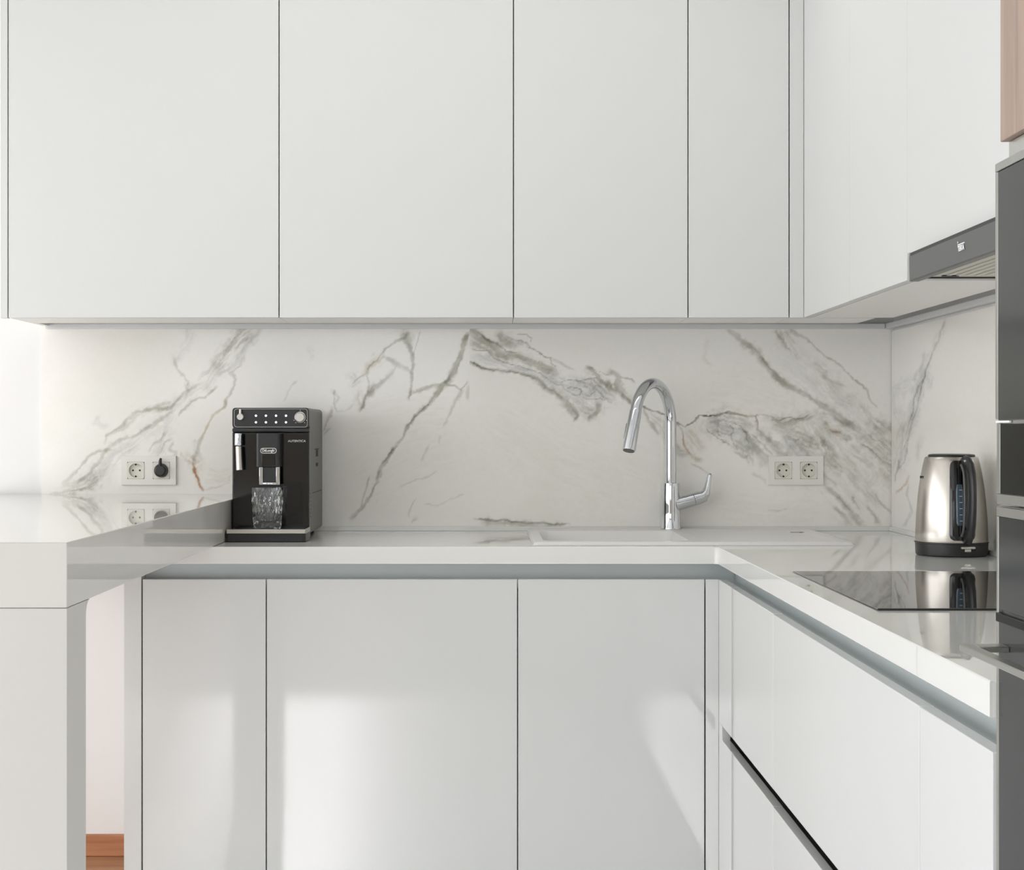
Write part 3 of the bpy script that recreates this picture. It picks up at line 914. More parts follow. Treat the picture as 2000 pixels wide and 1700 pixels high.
upper_unit(0.0712, 0.521, 'white gloss wall cabinet above the bowl of the sink')
uu3 = upper_unit(0.521, 0.7817, 'narrow white gloss wall cabinet next to the inner corner')
obj('end_strip', B(-1.2505, -1.2330, YU, YU + 0.021, ZU - 0.001, ZT, 0.0008), M['lacquer_upper'], uu0)
obj('filler_panel', B(0.7832, XU - 0.0004, YU, YU + DT, ZU, ZT, 0.0008), M['lacquer_upper'], uu3)
# corner carcass behind the filler
p = obj('corner_wall_cabinet', B(0.783, XR - 0.13, YU + DT + 0.002, -0.129, ZU, ZT), M['carcass'])
tag(p, 'blind corner wall cabinet whose grey underside shows above the right end of the backsplash', 'wall cabinet')

def right_upper(y0, y1, zb, label):
    t = thing('wall_cabinet', label, 'wall cabinet', (0.98, (y0 + y1) / 2, zb), 'wall cabinets over the hob run')
    c = bmesh.new()
    box(c, XU + DT + 0.002, XR - 0.088, y0 + .0004, y1 - .0004, zb, ZT)
    box(c, XR - 0.0875, XR - 0.001, y0 + .0004, y1 - .0004, zb + 0.08, ZT)
    obj('carcass', c, M['carcass'], t)
    obj('door', B(XU, XU + DT, y0 + G * .5, y1 - G * .5, zb, ZT, 0.001), M['lacquer_upper'], t)
    return t
right_upper(-0.857, YU - 0.0004, ZU, 'white gloss wall cabinet on the right wall, right after the inner corner')
right_upper(-1.346, -0.857, ZU, 'white gloss wall cabinet on the right wall between corner cabinet and cooker hood')
right_upper(-2.02, -1.346, 1.5215, 'white gloss wall cabinet above the graphite cooker hood')
right_upper(YT + 0.001, -2.02, ZU, 'white gloss wall cabinet on the right wall half hidden by the built-in ovens')

# LED / trim profiles at the top of the splashback
def ledprofile(bm, x0, x1, y0, y1, z0, z1): return box(bm, x0, x1, y0, y1, z0, z1, 0.0012)
p = obj('light_profile', ledprofile(bmesh.new(), -1.222, XR - TS - 0.022, -TS - 0.020, -TS - 0.0005, 1.4682, 1.4822), M['profile'])
tag(p, 'long grey aluminium light profile along the top of the back wall backsplash', 'light profile', 'light profiles under the wall cabinets')
p = obj('light_profile', ledprofile(bmesh.new(), XR - TS - 0.0205, XR - TS - 0.0005, YT + 0.002, -TS - 0.0008, 1.4682, 1.4822), M['profile'])
tag(p, 'short aluminium light profile running along the right wall above the kettle', 'light profile', 'light profiles under the wall cabinets')

# ================================================================= COOKER HOOD
def hood():
    y0, y1 = -2.012, -1.421          # near, far
    xf = 0.800
    t = thing('cooker_hood', 'graphite pull-out cooker hood with white logo under the right wall cabinets', 'cooker hood', (0.95, -1.72, 1.466))
    zt, zb = 1.5205, 1.4655
    c = bmesh.new()
    box(c, XU + 0.004, XR - 0.07, y0, y1 + 0.07, 1.482, 1.5208)
    obj('body', c, M['hood_dark'], t)
    # fascia, tilted slightly, with end cap
    fb = bmesh.new()
    poly = [(xf, zt - 0.008), (xf + 0.001, zb + 0.002), (xf + 0.004, zb), (xf + 0.018, zb), (xf + 0.018, zt - 0.008)]
    prism(fb, poly, y0, y1 - 0.012, 'y')
    obj('front_panel', fb, M['hood_grey'], t)
    obj('end_cap', B(xf + 0.0002, xf + 0.0195, y1 - 0.0115, y1, zb + 0.001, zt, 0.001), M['silver'], t)
    rb = bmesh.new()
    box(rb, xf + 0.0035, xf + 0.0195, y0, y1 - 0.012, zt - 0.0078, zt, 0.001)
    obj('top_rail', rb, M['hood_dark'], t)
    # underside tray with slotted grease filter
    u = bmesh.new()
    box(u, xf + 0.0195, XR - 0.088, y0, y1, 1.4745, 1.4818)
    un = obj('underside', u, M['filter'], t)
    s = bmesh.new()
    box(s, xf + 0.035, xf + 0.038, y0 + 0.02, y1 - 0.01, 1.4725, 1.4744)
    for i in range(11):
        x = xf + 0.06 + i * 0.018
        box(s, x, x + 0.009, y0 + 0.03, y1 - 0.05, 1.4728, 1.4744, 0.0006)
    obj('grease_filter', s, M['filter'], t)
    e = bmesh.new()
    box(e, xf + 0.0196, XR - 0.088, y1 - 0.010, y1 - 0.004, 1.4718, 1.4744)
    box(e, xf + 0.055, xf + 0.085, y1 - 0.045, y1 - 0.035, 1.4722, 1.4744)
    obj('rear_rail', e, M['hood_dark'], t)
    # logo
    ly = -1.765
    lz = 1.4915
    text_mesh('logo_lettering', 'TEKA', 0.0125, (xf - 0.0006, ly, lz - 0.0012), M['white_print'], t, rot=(PI / 2, 0, -PI / 2), width=0.036, offset=0.0006)
    lb = bmesh.new()
    box(lb, xf - 0.0010, xf - 0.0002, ly - 0.020, ly + 0.018, lz + 0.0050, lz + 0.0070)
    lathe(lb, [(0.0018, 0), (0.0018, 0.0008)], (xf - 0.0002, ly + 0.018, lz + 0.0105), 16, 'x', mtx=Matrix.Rotation(-PI / 2, 4, 'Y'))
    obj('logo_mark', lb, M['white_print'], t)
hood()

# ================================================================= TALL CABINET AND OVENS
XO = 0.5645
Y1T = YT - 0.0005      # far side
Y0T = -3.29            # near side
t = thing('tall_cabinet', 'tall appliance cabinet with walnut upper door at the right edge', 'tall cabinet', (0.85, -2.99, 0))
c = bmesh.new()
box(c, XO + 0.022, XR - 0.001, Y0T, Y1T, 0.0, ZT)
box(c, XO, XO + 0.0215, Y1T - 0.0035, Y1T, 0.0, 0.955)
obj('carcass', c, M['carcass'], t)
obj('door', B(XO - 0.0005, XO + 0.019, Y0T + .001, Y1T - 0.008, 1.4985, ZT, 0.001), M['walnut'], t)['label'] = 'walnut veneered upper door'
obj('trim_rail', B(XO + 0.008, XO + 0.0215, Y0T, Y1T - 0.012, 1.4765, 1.4975), M['silver'], t)
obj('lower_front', B(XO, XO + 0.0205, Y0T + .001, Y1T - 0.0085, 0.08, 0.60, 0.001), M['dark_glass'], t)

def appliance(name, label, z0, z1, xf, bars, handle):
    t = thing(name, label, 'oven', (0.82, -2.99, z0))
    ya, yb = Y0T + 0.003, Y1T - 0.0012
    bx = bmesh.new(); box(bx, xf + 0.004, XO + 0.0215, ya, yb, z0, z1)
    obj('housing', bx, M['steel_frame'], t)
    return t, ya, yb

# compact oven on top
t, ya, yb = appliance('compact_oven', 'upper compact built-in oven with steel frame and grey glass', 1.1020, 1.4755, 0.5605, None, None)
xf = 0.5605
fr = bmesh.new()
box(fr, xf, xf + 0.0038, ya, yb, 1.4660, 1.4755, 0.0008)
box(fr, xf + 0.0002, xf + 0.0038, yb - 0.0085, yb, 1.1945, 1.4658, 0.0008)
box(fr, xf + 0.0015, xf + 0.0038, yb - 0.0120, yb - 0.001, 1.1130, 1.1900, 0.0006)
box(fr, xf + 0.0015, xf + 0.0038, ya, yb - 0.001, 1.1020, 1.1128, 0.0008)
obj('frame', fr, M['steel_frame'], t)
obj('door_glass', B(xf + 0.0006, xf + 0.0038, ya, yb - 0.0088, 1.1935, 1.4655, 0.0006), M['dark_glass'], t)
obj('control_panel', B(xf + 0.0020, xf + 0.0039, ya, yb - 0.0122, 1.1132, 1.1895, 0.0006), M['oven_black'], t)
obj('gap_trim', B(xf + 0.0005, xf + 0.0036, yb - 0.045, yb - 0.0005, 1.1905, 1.1928, 0.0004), M['white_print'], t)

# main oven
t, ya, yb = appliance('built_in_oven', 'lower built-in oven with dark glass door and flat steel handle', 0.6030, 1.0995, 0.5625, None, None)
xf = 0.5620
fr = bmesh.new()
box(fr, xf, xf + 0.0038, ya, yb, 1.0880, 1.0985, 0.0008)
box(fr, xf, xf + 0.0038, yb - 0.0065, yb, 0.6040, 1.0878, 0.0008)
obj('frame', fr, M['steel_frame'], t)
obj('control_panel', B(xf + 0.0006, xf + 0.0038, ya, yb - 0.0070, 0.9860, 1.0877, 0.0006), M['dark_glass'], t)
obj('door', B(xf + 0.0004, xf + 0.0039, ya, yb - 0.0070, 0.6040, 0.9835, 0.0006), M['dark_glass'], t)
ledge = bmesh.new()
box(ledge, xf - 0.006, xf + 0.0005, ya, yb - 0.016, 0.974, 0.984, 0.001)
obj('door_ledge', ledge, M['oven_black'], t)
h = bmesh.new()
hy = -2.711
box(h, 0.5150, 0.5290, ya, hy, 0.9425, 0.9500, 0.0016, 3)
box(h, 0.5292, xf + 0.0006, hy - 0.024, hy, 0.9432, 0.9498, 0.0012, 3)
obj('handle', h, M['steel_frame'], t)

# ================================================================= HOB
hb = thing('induction_hob', 'black glass induction hob set flat in the white worktop by the kettle', 'hob', (0.86, -1.66, ZW))
b = bmesh.new()
box(b, 0.6015, 1.112, -1.9935, -1.318, ZW + 0.0002, ZW + 0.0016, 0.0006, 2)
obj('glass', b, M['black_glass'], hb)
b = bmesh.new(); box(b, 0.6025, 1.112, -1.9975, -1.9937, ZW + 0.0002, ZW + 0.0034, 0.0008, 2)
obj('front_edge', b, M['black_satin'], hb)

# ================================================================= SINK
def sink():
    t = thing('kitchen_sink', 'white composite inset sink with drainer, bowl at its left', 'sink', (0.50, -0.31, ZW))
    x0, x1, y0, y1 = 0.113, 0.893, -0.593, -0.028
    zt = 0.9145
    bx0, bx1, by0, by1 = 0.143, 0.500, -0.541, -0.150
    dx0, dx1, dy0, dy1 = 0.535, 0.862, -0.541, -0.095
    nx, ny = 140, 90
    bm = bmesh.new()
    xs = np.linspace(x0, x1, nx); ys = np.linspace(y0, y1, ny)
    def sd(x, y, a0, a1, b0, b1, r):
        qx = abs(x - (a0 + a1) / 2) - (a1 - a0) / 2 + r
        qy = abs(y - (b0 + b1) / 2) - (b1 - b0) / 2 + r
        return math.hypot(max(qx, 0), max(qy, 0)) + min(max(qx, qy), 0) - r
    def H(x, y):
        z = zt
        # outer edge falls to the worktop
        do = sd(x, y, x0, x1, y0, y1, 0.012)
        if do > -0.006: z -= (0.0080) * (min(1, (do + 0.006) / 0.006)) ** 2
        d = sd(x, y, bx0, bx1, by0, by1, 0.03)
        if d < 0: z -= 0.088 * min(1, (-d / 0.022)) ** 0.8
        d = sd(x, y, dx0, dx1, dy0, dy1, 0.03)
        if d < 0: z -= 0.0055 * min(1, -d / 0.02) * (0.5 + 0.5 * (dx1 - x) / (dx1 - dx0))
        if d < -0.02 and y < -0.12:
            z += 0.0012 * (0.5 + 0.5 * math.cos((y + 0.5) / 0.04 * 2 * PI))
        return z
    V = [[bm.verts.new((x, y, H(x, y))) for x in xs] for y in ys]
    for j in range(ny - 1):
        for i in range(nx - 1):
            bm.faces.new((V[j][i], V[j][i + 1], V[j + 1][i + 1], V[j + 1][i]))
    # short skirt down to the worktop
    rim = [V[0][i] for i in range(nx)] + [V[j][nx - 1] for j in range(1, ny)] + [V[ny - 1][i] for i in range(nx - 2, -1, -1)] + [V[j][0] for j in range(ny - 2, 0, -1)]
    low = [bm.verts.new((v.co.x, v.co.y, ZW + 0.0003)) for v in rim]
    n = len(rim)
    for i in range(n):
        bm.faces.new((rim[i], rim[(i + 1) % n], low[(i + 1) % n], low[i]))
    obj('basin', bm, M['composite'], t, smooth=50)
    o = bmesh.new()
    box(o, 0.815, 0.852, -0.185, -0.179, zt - 0.0035, zt - 0.0012, 0.0006)
    obj('overflow_slot', o, M['hole'], t)
sink()

# ================================================================= TAP
def tap():
    bx, by, bz = 0.5092, -0.062, 0.9148
    t = thing('kitchen_tap', 'tall chrome gooseneck kitchen tap standing on the sink rim', 'tap', (bx, by, bz))
    b = bmesh.new()
    lathe(b, [(0.0275, 0), (0.0275, 0.003), (0.0262, 0.006), (0.0255, 0.05), (0.0245, 0.118), (0.0235, 0.1255), (0.0175, 0.127)], (bx, by, bz), 48)
    obj('body', b, M['chrome'], t)
    th = math.radians(56)
    dx, dy = -math.cos(th), -math.sin(th)
    def P(u, z): return (bx + dx * u, by + dy * u, z)
    R = 0.103
    zc = 1.2050
    pts = [P(0, bz + 0.12), P(0, 1.05), P(0, 1.13), P(0, 1.18), P(0, zc)]
    for i in range(1, 25):
        a = PI * (162.5 / 180.0) * i / 24
        pts.append(P(R - R * math.cos(a), zc + R * math.sin(a) * 1.04))
    s = bmesh.new(); tube(s, pts, 0.0152, 28)
    obj('spout', s, M['chrome'], t)
    # pull-out head, along the tangent
    p0 = Vector(pts[-1]); tg = (Vector(pts[-1]) - Vector(pts[-2])).normalized()
    L = 0.112
    hp = [p0 - tg * 0.004, p0 + tg * 0.002, p0 + tg * 0.05, p0 + tg * (L - 0.004), p0 + tg * L]
    h = bmesh.new(); tube(h, hp, [0.0150, 0.0163, 0.0172, 0.0183, 0.0176], 32)
    hd = obj('spray_head', h, M['chrome'], t)
    n = bmesh.new(); tube(n, [p0 + tg * (L - 0.001), p0 + tg * (L + 0.0014)], 0.0148, 28)
    obj('nozzle', n, M['side_grey'], hd)
    side = Vector((-1, 0.15, 0)).normalized()
    side = (side - tg * side.dot(tg)).normalized()
    bt = bmesh.new()
    c = p0 + tg * 0.06 + side * 0.0152
    tube(bt, [c - tg * 0.024, c - tg * 0.02, c + tg * 0.02, c + tg * 0.024], [0.002, 0.0042, 0.0042, 0.002], 12)
    obj('spray_button', bt, M['steel_frame'], hd)
    # side lever
    a = Vector((bx + 0.012, by - 0.004, bz + 0.068)); d = Vector((1, 0.05, 0.27)).normalized()
    l = bmesh.new(); tube(l, [a, a + d * 0.012, a + d * 0.035, a + d * 0.052], [0.021, 0.0195, 0.0185, 0.0185], 32)
    obj('cartridge_sleeve', l, M['chrome'], t)
    l = bmesh.new()
    q = a + d * 0.0535
    tube(l, [q, q + d * 0.014, q + d * 0.027 + Vector((0, 0, 0.001)), q + d * 0.034 + Vector((0, 0, .009)), q + d * 0.037 + Vector((0.001, 0, .024)), q + d * 0.039 + Vector((0.003, 0, .042)), q + d * 0.040 + Vector((0.005, 0, .056)), q + d * 0.040 + Vector((0.006, 0, .060))],
         [0.0186, 0.0184, (0.018, 0.0175), (0.016, 0.0125), (0.013, 0.0085), (0.0115, 0.0075), (0.0105, 0.0068), (0.007, 0.003)], 28)
    obj('lever', l, M['chrome'], t)
tap()

# ================================================================= WALL SOCKETS
def socket_outlet(cx, cz, label, plug_right=False):
    t = thing('wall_socket', label, 'wall socket', (cx, -TS, cz), 'double wall sockets on the marble')
    y = -TS - 0.0003
    w, h = 0.0757, 0.040
    b = bmesh.new()
    q0 = 0.0237
    for a0, a1, b0, b1 in ((-w, w, q0, h), (-w, w, -h, -q0), (-w, -0.0353 - q0, -q0, q0), (-0.0353 + q0, 0.0353 - q0, -q0, q0), (0.0353 + q0, w, -q0, q0)):
        box(b, cx + a0, cx + a1, y - 0.0085, y, cz + b0, cz + b1)
    bmesh.ops.remove_doubles(b, verts=b.verts, dist=1e-6)
    dup = {}
    for f in list(b.faces):
        k = tuple(round(c, 6) for c in f.calc_center_median()); dup.setdefault((k, round(f.calc_area(), 9)), []).append(f)
    bmesh.ops.delete(b, geom=[f for v in dup.values() if len(v) > 1 for f in v], context='FACES')
    obj('frame', b, M['plastic'], t)
    for s in (-1, 1):
        sx = cx + s * 0.0353
        # square insert with a round recess
        b = bmesh.new()
        n = 48; q = 0.0232; r = 0.0196
        yo = y - 0.0098; yi = y - 0.0012
        def sq(i):
            a = 2 * PI * (i + 0.5) / n
            c, s_ = math.cos(a), math.sin(a); k = q / max(abs(c), abs(s_)); return (sx + c * k, cz + s_ * k)
        O = [b.verts.new((sq(i)[0], yo, sq(i)[1])) for i in range(n)]
        OB = [b.verts.new((sq(i)[0], y - 0.0084, sq(i)[1])) for i in range(n)]
        I = [b.verts.new((sx + r * math.cos(2 * PI * (i + .5) / n), yo, cz + r * math.sin(2 * PI * (i + .5) / n))) for i in range(n)]
        D = [b.verts.new((sx + r * .97 * math.cos(2 * PI * (i + .5) / n), yi, cz + r * .97 * math.sin(2 * PI * (i + .5) / n))) for i in range(n)]
        for i in range(n):
            j = (i + 1) % n
            b.faces.new((O[i], O[j], I[j], I[i])); b.faces.new((I[i], I[j], D[j], D[i])); b.faces.new((O[i], OB[i], OB[j], O[j]))
        b.faces.new(D)
        ins = obj('socket_insert', b, M['plastic_in'], t)
        fr = bmesh.new(); q2 = 0.0236
        for (a0, a1, b0, b1) in ((-q2, q2, q, q2), (-q2, q2, -q2, -q), (-q2, -q, -q, q), (q, q2, -q, q)):
            box(fr, sx + a0, sx + a1, y - 0.0088, y - 0.0084, cz + b0, cz + b1)
        obj('insert_seam', fr, M['side_grey'], ins)
        if not (plug_right and s == 1):
            for dx_, dz_ in ((-0.0095, 0), (0.0095, 0), (0, 0.0165), (0, -0.0165)):
                p = bmesh.new()
                yy = yi - 0.0002 if dz_ == 0 else y - 0.0094
                lathe(p, [(0.0026, 0), (0.0026, 0.0006 if dz_ == 0 else 0.001)], (sx + dx_, yy, cz + dz_), 14, 'y')
                obj('pin_hole', p, M['hole'], ins)
    return t
socket_outlet(-0.9377, 1.0743, 'white double wall socket at the left with a black plug in it', True)
socket_outlet(0.8623, 1.0743, 'white double wall socket, empty, at the right of the chrome tap')
# plug
px_, pz_ = -0.9377 + 0.0353, 1.0743
pl = thing('power_plug', 'round black power plug pushed into the left wall socket', 'plug', (px_, -0.025, pz_))
b = bmesh.new()
lathe(b, [(0.0180, 0.0), (0.0186, 0.004), (0.0186, 0.016), (0.0172, 0.022), (0.012, 0.0245)], (px_, -TS - 0.0022, pz_), 40, 'y')
obj('plug_body', b, M['black_satin'], pl)
b = bmesh.new()
tube(b, [(px_, -0.030, pz_ + 0.014), (px_, -0.032, pz_ + 0.022), (px_ + 0.0003, -0.031, pz_ + 0.028), (px_ + 0.0006, -0.026, pz_ + 0.0325)], [0.0052, 0.0046, 0.004, 0.0034], 16)
obj('cable_guard', b, M['black_satin'], pl)

# ================================================================= COFFEE MACHINE
def Wp(px, py, Z): return ((px - 949) * Z / FPX, Z - 4.446, CZ - (py - 845) * Z / FPX)
def coffee():
    dxm = 0.0005
    t = thing('coffee_machine', 'black bean-to-cup coffee machine with lit buttons on the worktop', 'coffee machine', (-0.545, -0.24, ZW))
    x0, x1 = -0.6480, -0.4515
    yf, yb = -0.373, -0.050
    zt = 1.2430
    # body with rounded top edges
    b = bmesh.new()
    prism(b, rrect(x0, x1, 0.918, zt, 0.010, 5), yf + 0.012, yb, 'y')
    obj('body', b, M['side_grey'], t)
    # glossy front plate
    b = bmesh.new(); box(b, x0 - 0.0008, x1 + 0.0004, yf, yf + 0.0118, 0.934, 1.1805, 0.003, 3)
    fp = obj('front_plate', b, M['black'], t)
    # ledge under the control panel and the panel itself
    b = bmesh.new(); box(b, x0, x1, yf - 0.004, yf + 0.0118, 1.1812, 1.1905, 0.002)
    obj('panel_ledge', b, M['black_satin'], t)
    b = bmesh.new(); prism(b, rrect(x0 + .0005, x1 - .0003, 1.1912, zt, 0.008, 5), yf - 0.004, yf + 0.0118, 'y')
    cp = obj('control_panel', b, M['black_satin'], t)
    b = bmesh.new()      # thin bright line around the panel
    o_ = rrect(x0 + .005, x1 - .004, 1.1935, zt - .0025, 0.007, 5); i_ = rrect(x0 + .006, x1 - .005, 1.1945, zt - .0035, 0.0062, 5)
    A = [b.verts.new((p[0], yf - 0.0045, p[1])) for p in o_]; Bq = [b.verts.new((p[0], yf - 0.0045, p[1])) for p in i_]
    A2 = [b.verts.new((p[0], yf - 0.0039, p[1])) for p in o_]; B2 = [b.verts.new((p[0], yf - 0.0039, p[1])) for p in i_]
    n = len(A)
    for i in range(n):
        j = (i + 1) % n
        b.faces.new((A[i], A[j], Bq[j], Bq[i])); b.faces.new((A[i], A2[i], A2[j], A[j])); b.faces.new((Bq[i], Bq[j], B2[j], B2[i]))
    obj('panel_outline', b, M['steel_frame'], cp)
    Zp = yf - 0.004 + 4.446
    def fx(px): return (px - 949) * Zp / FPX + dxm
    def fz(py): return CZ - (py - 845) * Zp / FPX
    for py in (812.3, 825.2):
        for px in (499.5, 519.0, 538.8, 558.2):
            b = bmesh.new()
            lathe(b, [(0.0030, 0), (0.0030, 0.0005), (0.0020, 0.001)], (fx(px), yf - 0.004, fz(py)), 6, 'y')
            obj('light_button', b, M['led'], cp)
    # steam knob (left) with its upright tab
    b = bmesh.new()
    lathe(b, [(0.0092, 0), (0.0090, 0.008), (0.0078, 0.010)], (fx(469.5), yf - 0.004, fz(814.5)), 32, 'y')
    box(b, fx(469.5) - 0.0026, fx(469.5) + 0.0034, yf - 0.0138, yf - 0.008, fz(813), fz(799), 0.0015)
    obj('steam_knob', b, M['silver'], cp)
    b = bmesh.new()
    lathe(b, [(0.0142, 0), (0.0142, 0.003), (0.0126, 0.004), (0.0122, 0.014), (0.0108, 0.016)], (fx(586), yf - 0.004, fz(815.5)), 40, 'y')
    box(b, fx(586) - 0.0006, fx(586) + 0.0006, yf - 0.0206, yf - 0.0195, fz(816), fz(810))
    obj('selector_knob', b, M['silver'], cp)
    for a in (205, 230, 90, -25, -50):
        aa = math.radians(a); r = 0.0178
        b = bmesh.new()
        lathe(b, [(0.0009, 0), (0.0009, 0.0004)], (fx(586) + r * math.cos(aa), yf - 0.004, fz(815.5) + r * math.sin(aa)), 8, 'y')
        obj('dial_mark', b, M['white_print'], cp)
    # steam wand
    Zw = 4.043
    def wx(px): return (px - 949) * Zw / FPX + dxm
    def wz(py): return CZ - (py - 845) * Zw / FPX
    b = bmesh.new()
    lathe(b, [(0.0098, 0), (0.0104, 0.002), (0.0100, 0.028), (0.0096, 0.0305)], (wx(465.5), -0.400, wz(870.5)), 32)
    sw = obj('steam_wand', b, M['chrome'], t)
    b = bmesh.new()
    tube(b, [(wx(465.8), -0.400, wz(872.5)), (wx(466.8), -0.402, wz(895)), (wx(468), -0.404, wz(918.5))], [0.0086, 0.0086, 0.0090], 28)
    obj('wand_sleeve', b, M['steel'], sw)
    b = bmesh.new(); box(b, wx(462), wx(469), -0.402, yf + 0.001, wz(858), wz(852), 0.001)
    obj('wand_mount', b, M['black_satin'], sw)
    # coffee spout housing
    Zs = 4.028
    def sx(px): return (px - 949) * Zs / FPX + dxm
    def sz(py): return CZ - (py - 845) * Zs / FPX
    ys = Zs - 4.446
    b = bmesh.new()
    pr = rrect(sx(499.5), sx(546), ys, yf - 0.0003, 0.006, 5)
    prism(b, pr, sz(912), sz(847), 'z')
    sp = obj('spout_housing', b, M['black_satin'], t)
    b = bmesh.new(); box(b, sx(511), sx(537), ys - 0.0022, ys - 0.0002, sz(911), sz(887), 0.0009)
    obj('centre_rib', b, M['black'], sp)
    b = bmesh.new()      # chrome bracket
    box(b, sx(505.5), sx(512.8), ys + 0.002, ys + 0.018, sz(947.5), sz(912.6), 0.0012)
    box(b, sx(538.5), sx(545.8), ys + 0.002, ys + 0.018, sz(947.5), sz(912.6), 0.0012)
    box(b, sx(512.6), sx(538.7), ys + 0.003, ys + 0.017, sz(947.2), sz(943), 0.0010)
    br = obj('spout_bracket', b, M['chrome'], t)
    b = bmesh.new(); box(b, sx(513.2), sx(538.2), ys + 0.005, ys + 0.03, sz(942.6), sz(912.6), 0.001)
    obj('spout_core', b, M['black_satin'], br)
    # badge
    b = bmesh.new()
    prism(b, rrect(sx(508.3), sx(540), sz(886), sz(875.2), 0.0068, 8), ys - 0.0016, ys - 0.0002, 'y')
    bd = obj('badge', b, M['silver'], sp)
    b = bmesh.new()
    prism(b, rrect(sx(509.9), sx(538.4), sz(884.5), sz(876.7), 0.0049, 8), ys - 0.0020, ys - 0.00155, 'y')
    obj('badge_field', b, M['black'], bd) if False else b.free()
    bm2 = bmesh.new()
    prism(bm2, rrect(sx(509.8), sx(538.5), sz(884.6), sz(876.6), 0.0050, 8), ys - 0.0020, ys - 0.00165, 'y')
    me = bpy.data.meshes.new('badge_panel'); bmesh.ops.recalc_face_normals(bm2, faces=bm2.faces); bm2.to_mesh(me); bm2.free()
    bd['label'] = 'oval silver badge'
    WORLD[bd.name] = WORLD[t.name]
    # text sits on the badge (as part of the spout housing)
    link('badge_panel', me, M['black'], sp)
    text_mesh('badge_lettering', "D\u00e9Longhi", 0.0096, ((sx(509) + sx(539)) / 2, ys - 0.0023, sz(880.4)), M['white_print'], sp, width=0.0305, offset=0.00016)
    text_mesh('model_lettering', 'AUTENTICA', 0.0078, ((fx(561) + fx(597)) / 2, yf - 0.0004, fz(862.0)), M['white_print'], fp, width=0.0455)
    # drip tray
    yt = -0.471
    b = bmesh.new()
    prism(b, rrect(x0 - 0.0035, x1 + 0.0015, yt, yf + 0.011, 0.008, 5), ZW + 0.0016, 0.9270, 'z')
    dt = obj('drip_tray', b, M['black_satin'], t)
    b = bmesh.new(); box(b, x0 + 0.0005, x1 + 0.001, yt - 0.0006, yt + 0.01, 0.9274, 0.9380, 0.0012)
    box(b, x1 - 0.0004, x1 + 0.0014, yt + 0.0102, yf + 0.009, 0.912, 0.9385, 0.0004)
    obj('tray_trim', b, M['silver_tray'], dt)
    b = bmesh.new()
    box(b, x0 - 0.002, x1 - 0.0008, yt + 0.0106, yf - 0.0006, 0.9274, 0.9352)
    for i in range(9):
        y = yt + 0.018 + i * 0.009
        box(b, x0 + 0.006, x1 - 0.006, y, y + 0.004, 0.9353, 0.9374, 0.0008)
    obj('drip_grille', b, M['black'], dt)
    # side details
    b = bmesh.new()
    for k in range(7):
        z = fz(965 + k * 7.6)
        lathe(b, [(0.0017, 0), (0.0017, 0.0006)], (x1 + 0.0001, yf + 0.022, z), 10, 'x')
    obj('vent_holes', b, M['hole'], t)
    b = bmesh.new()
    box(b, x1 - 0.001, x1 + 0.0006, -0.215, -0.165, 1.116, 1.134)
    box(b, x1 - 0.001, x1 + 0.0006, -0.215, -0.165, 1.090, 1.099)
    box(b, x1 - 0.001, x1 + 0.0007, -0.245, -0.140, 1.1345, 1.137)
    obj('side_recess', b, M['hole'], t)
    b = bmesh.new(); box(b, x1 - 0.001, x1 + 0.0005, -0.30, -0.062, 1.0215, 1.0230)
    obj('side_seam', b, M['hole'], t)
    for xx in (x0 + 0.02, x1 - 0.03):
        for yy in (-0.43, -0.08):
            b = bmesh.new()
            lathe(b, [(0.010, 0), (0.010, 0.0125 if yy > -0.2 else 0.0014)], (xx, yy, ZW + 0.0002), 20)
            obj('rubber_foot', b, M['hole'], t)
coffee()

# ================================================================= TUMBLER
def tumbler():
    cx, cy, z0 = (522.3 - 949) * 4.028 / FPX, -0.419, 0.9376
    H = 0.1035
    n = 120; m = 34
    bm = bmesh.new()
    def rad(h, a):
        k = h / H
        base = 0.0350 + 0.0044 * min(1, k * 1.5)
        if k < 0.03: base -= 0.002 * (1 - k / 0.03)
        env = max(0, min(1, (k - 0.05) / 0.10)) * max(0, min(1, (0.93 - k) / 0.10))
        # crossing leaf-shaped cuts
        u = (a / (2 * PI)) * 9
        f1 = abs(((u + 1.1 * k) % 1) - 0.5) * 2
        f2 = abs(((u - 1.1 * k + 0.5) % 1) - 0.5) * 2
        cut = max(0, 1 - 3.0 * abs(f1 - 0.5)) + max(0, 1 - 3.0 * abs(f2 - 0.5))
        return base - 0.0029 * env * cut
    out = []
    for j in range(m + 1):
        h = H * j / m
        out.append([bm.verts.new((cx + rad(h, 2 * PI * i / n) * math.cos(2 * PI * i / n), cy + rad(h, 2 * PI * i / n) * math.sin(2 * PI * i / n), z0 + h)) for i in range(n)])
    for a, b in zip(out, out[1:]):
        for i in range(n):
            bm.faces.new((a[i], a[(i + 1) % n], b[(i + 1) % n], b[i]))
    bm.faces.new(list(reversed(out[0])))
    inn = []
    for h, r in ((H, 0.0374), (H - 0.001, 0.0370), (H * .6, 0.0346), (H * .25, 0.0322), (0.020, 0.0305), (0.0165, 0.027), (0.0150, 0.018), (0.0148, 0.004)):
        inn.append([bm.verts.new((cx + r * math.cos(2 * PI * i / n), cy + r * math.sin(2 * PI * i / n), z0 + h)) for i in range(n)])
    prev = out[-1]
    for b in inn:
        for i in range(n):
            bm.faces.new((prev[i], prev[(i + 1) % n], b[(i + 1) % n], b[i]))
        prev = b
    bm.faces.new(inn[-1])
    o = obj('drinking_glass', bm, M['glass'], origin=(cx, cy, z0), smooth=28)
    tag(o, 'clear cut-glass tumbler standing on the drip tray of the coffee machine', 'glass')
tumbler()

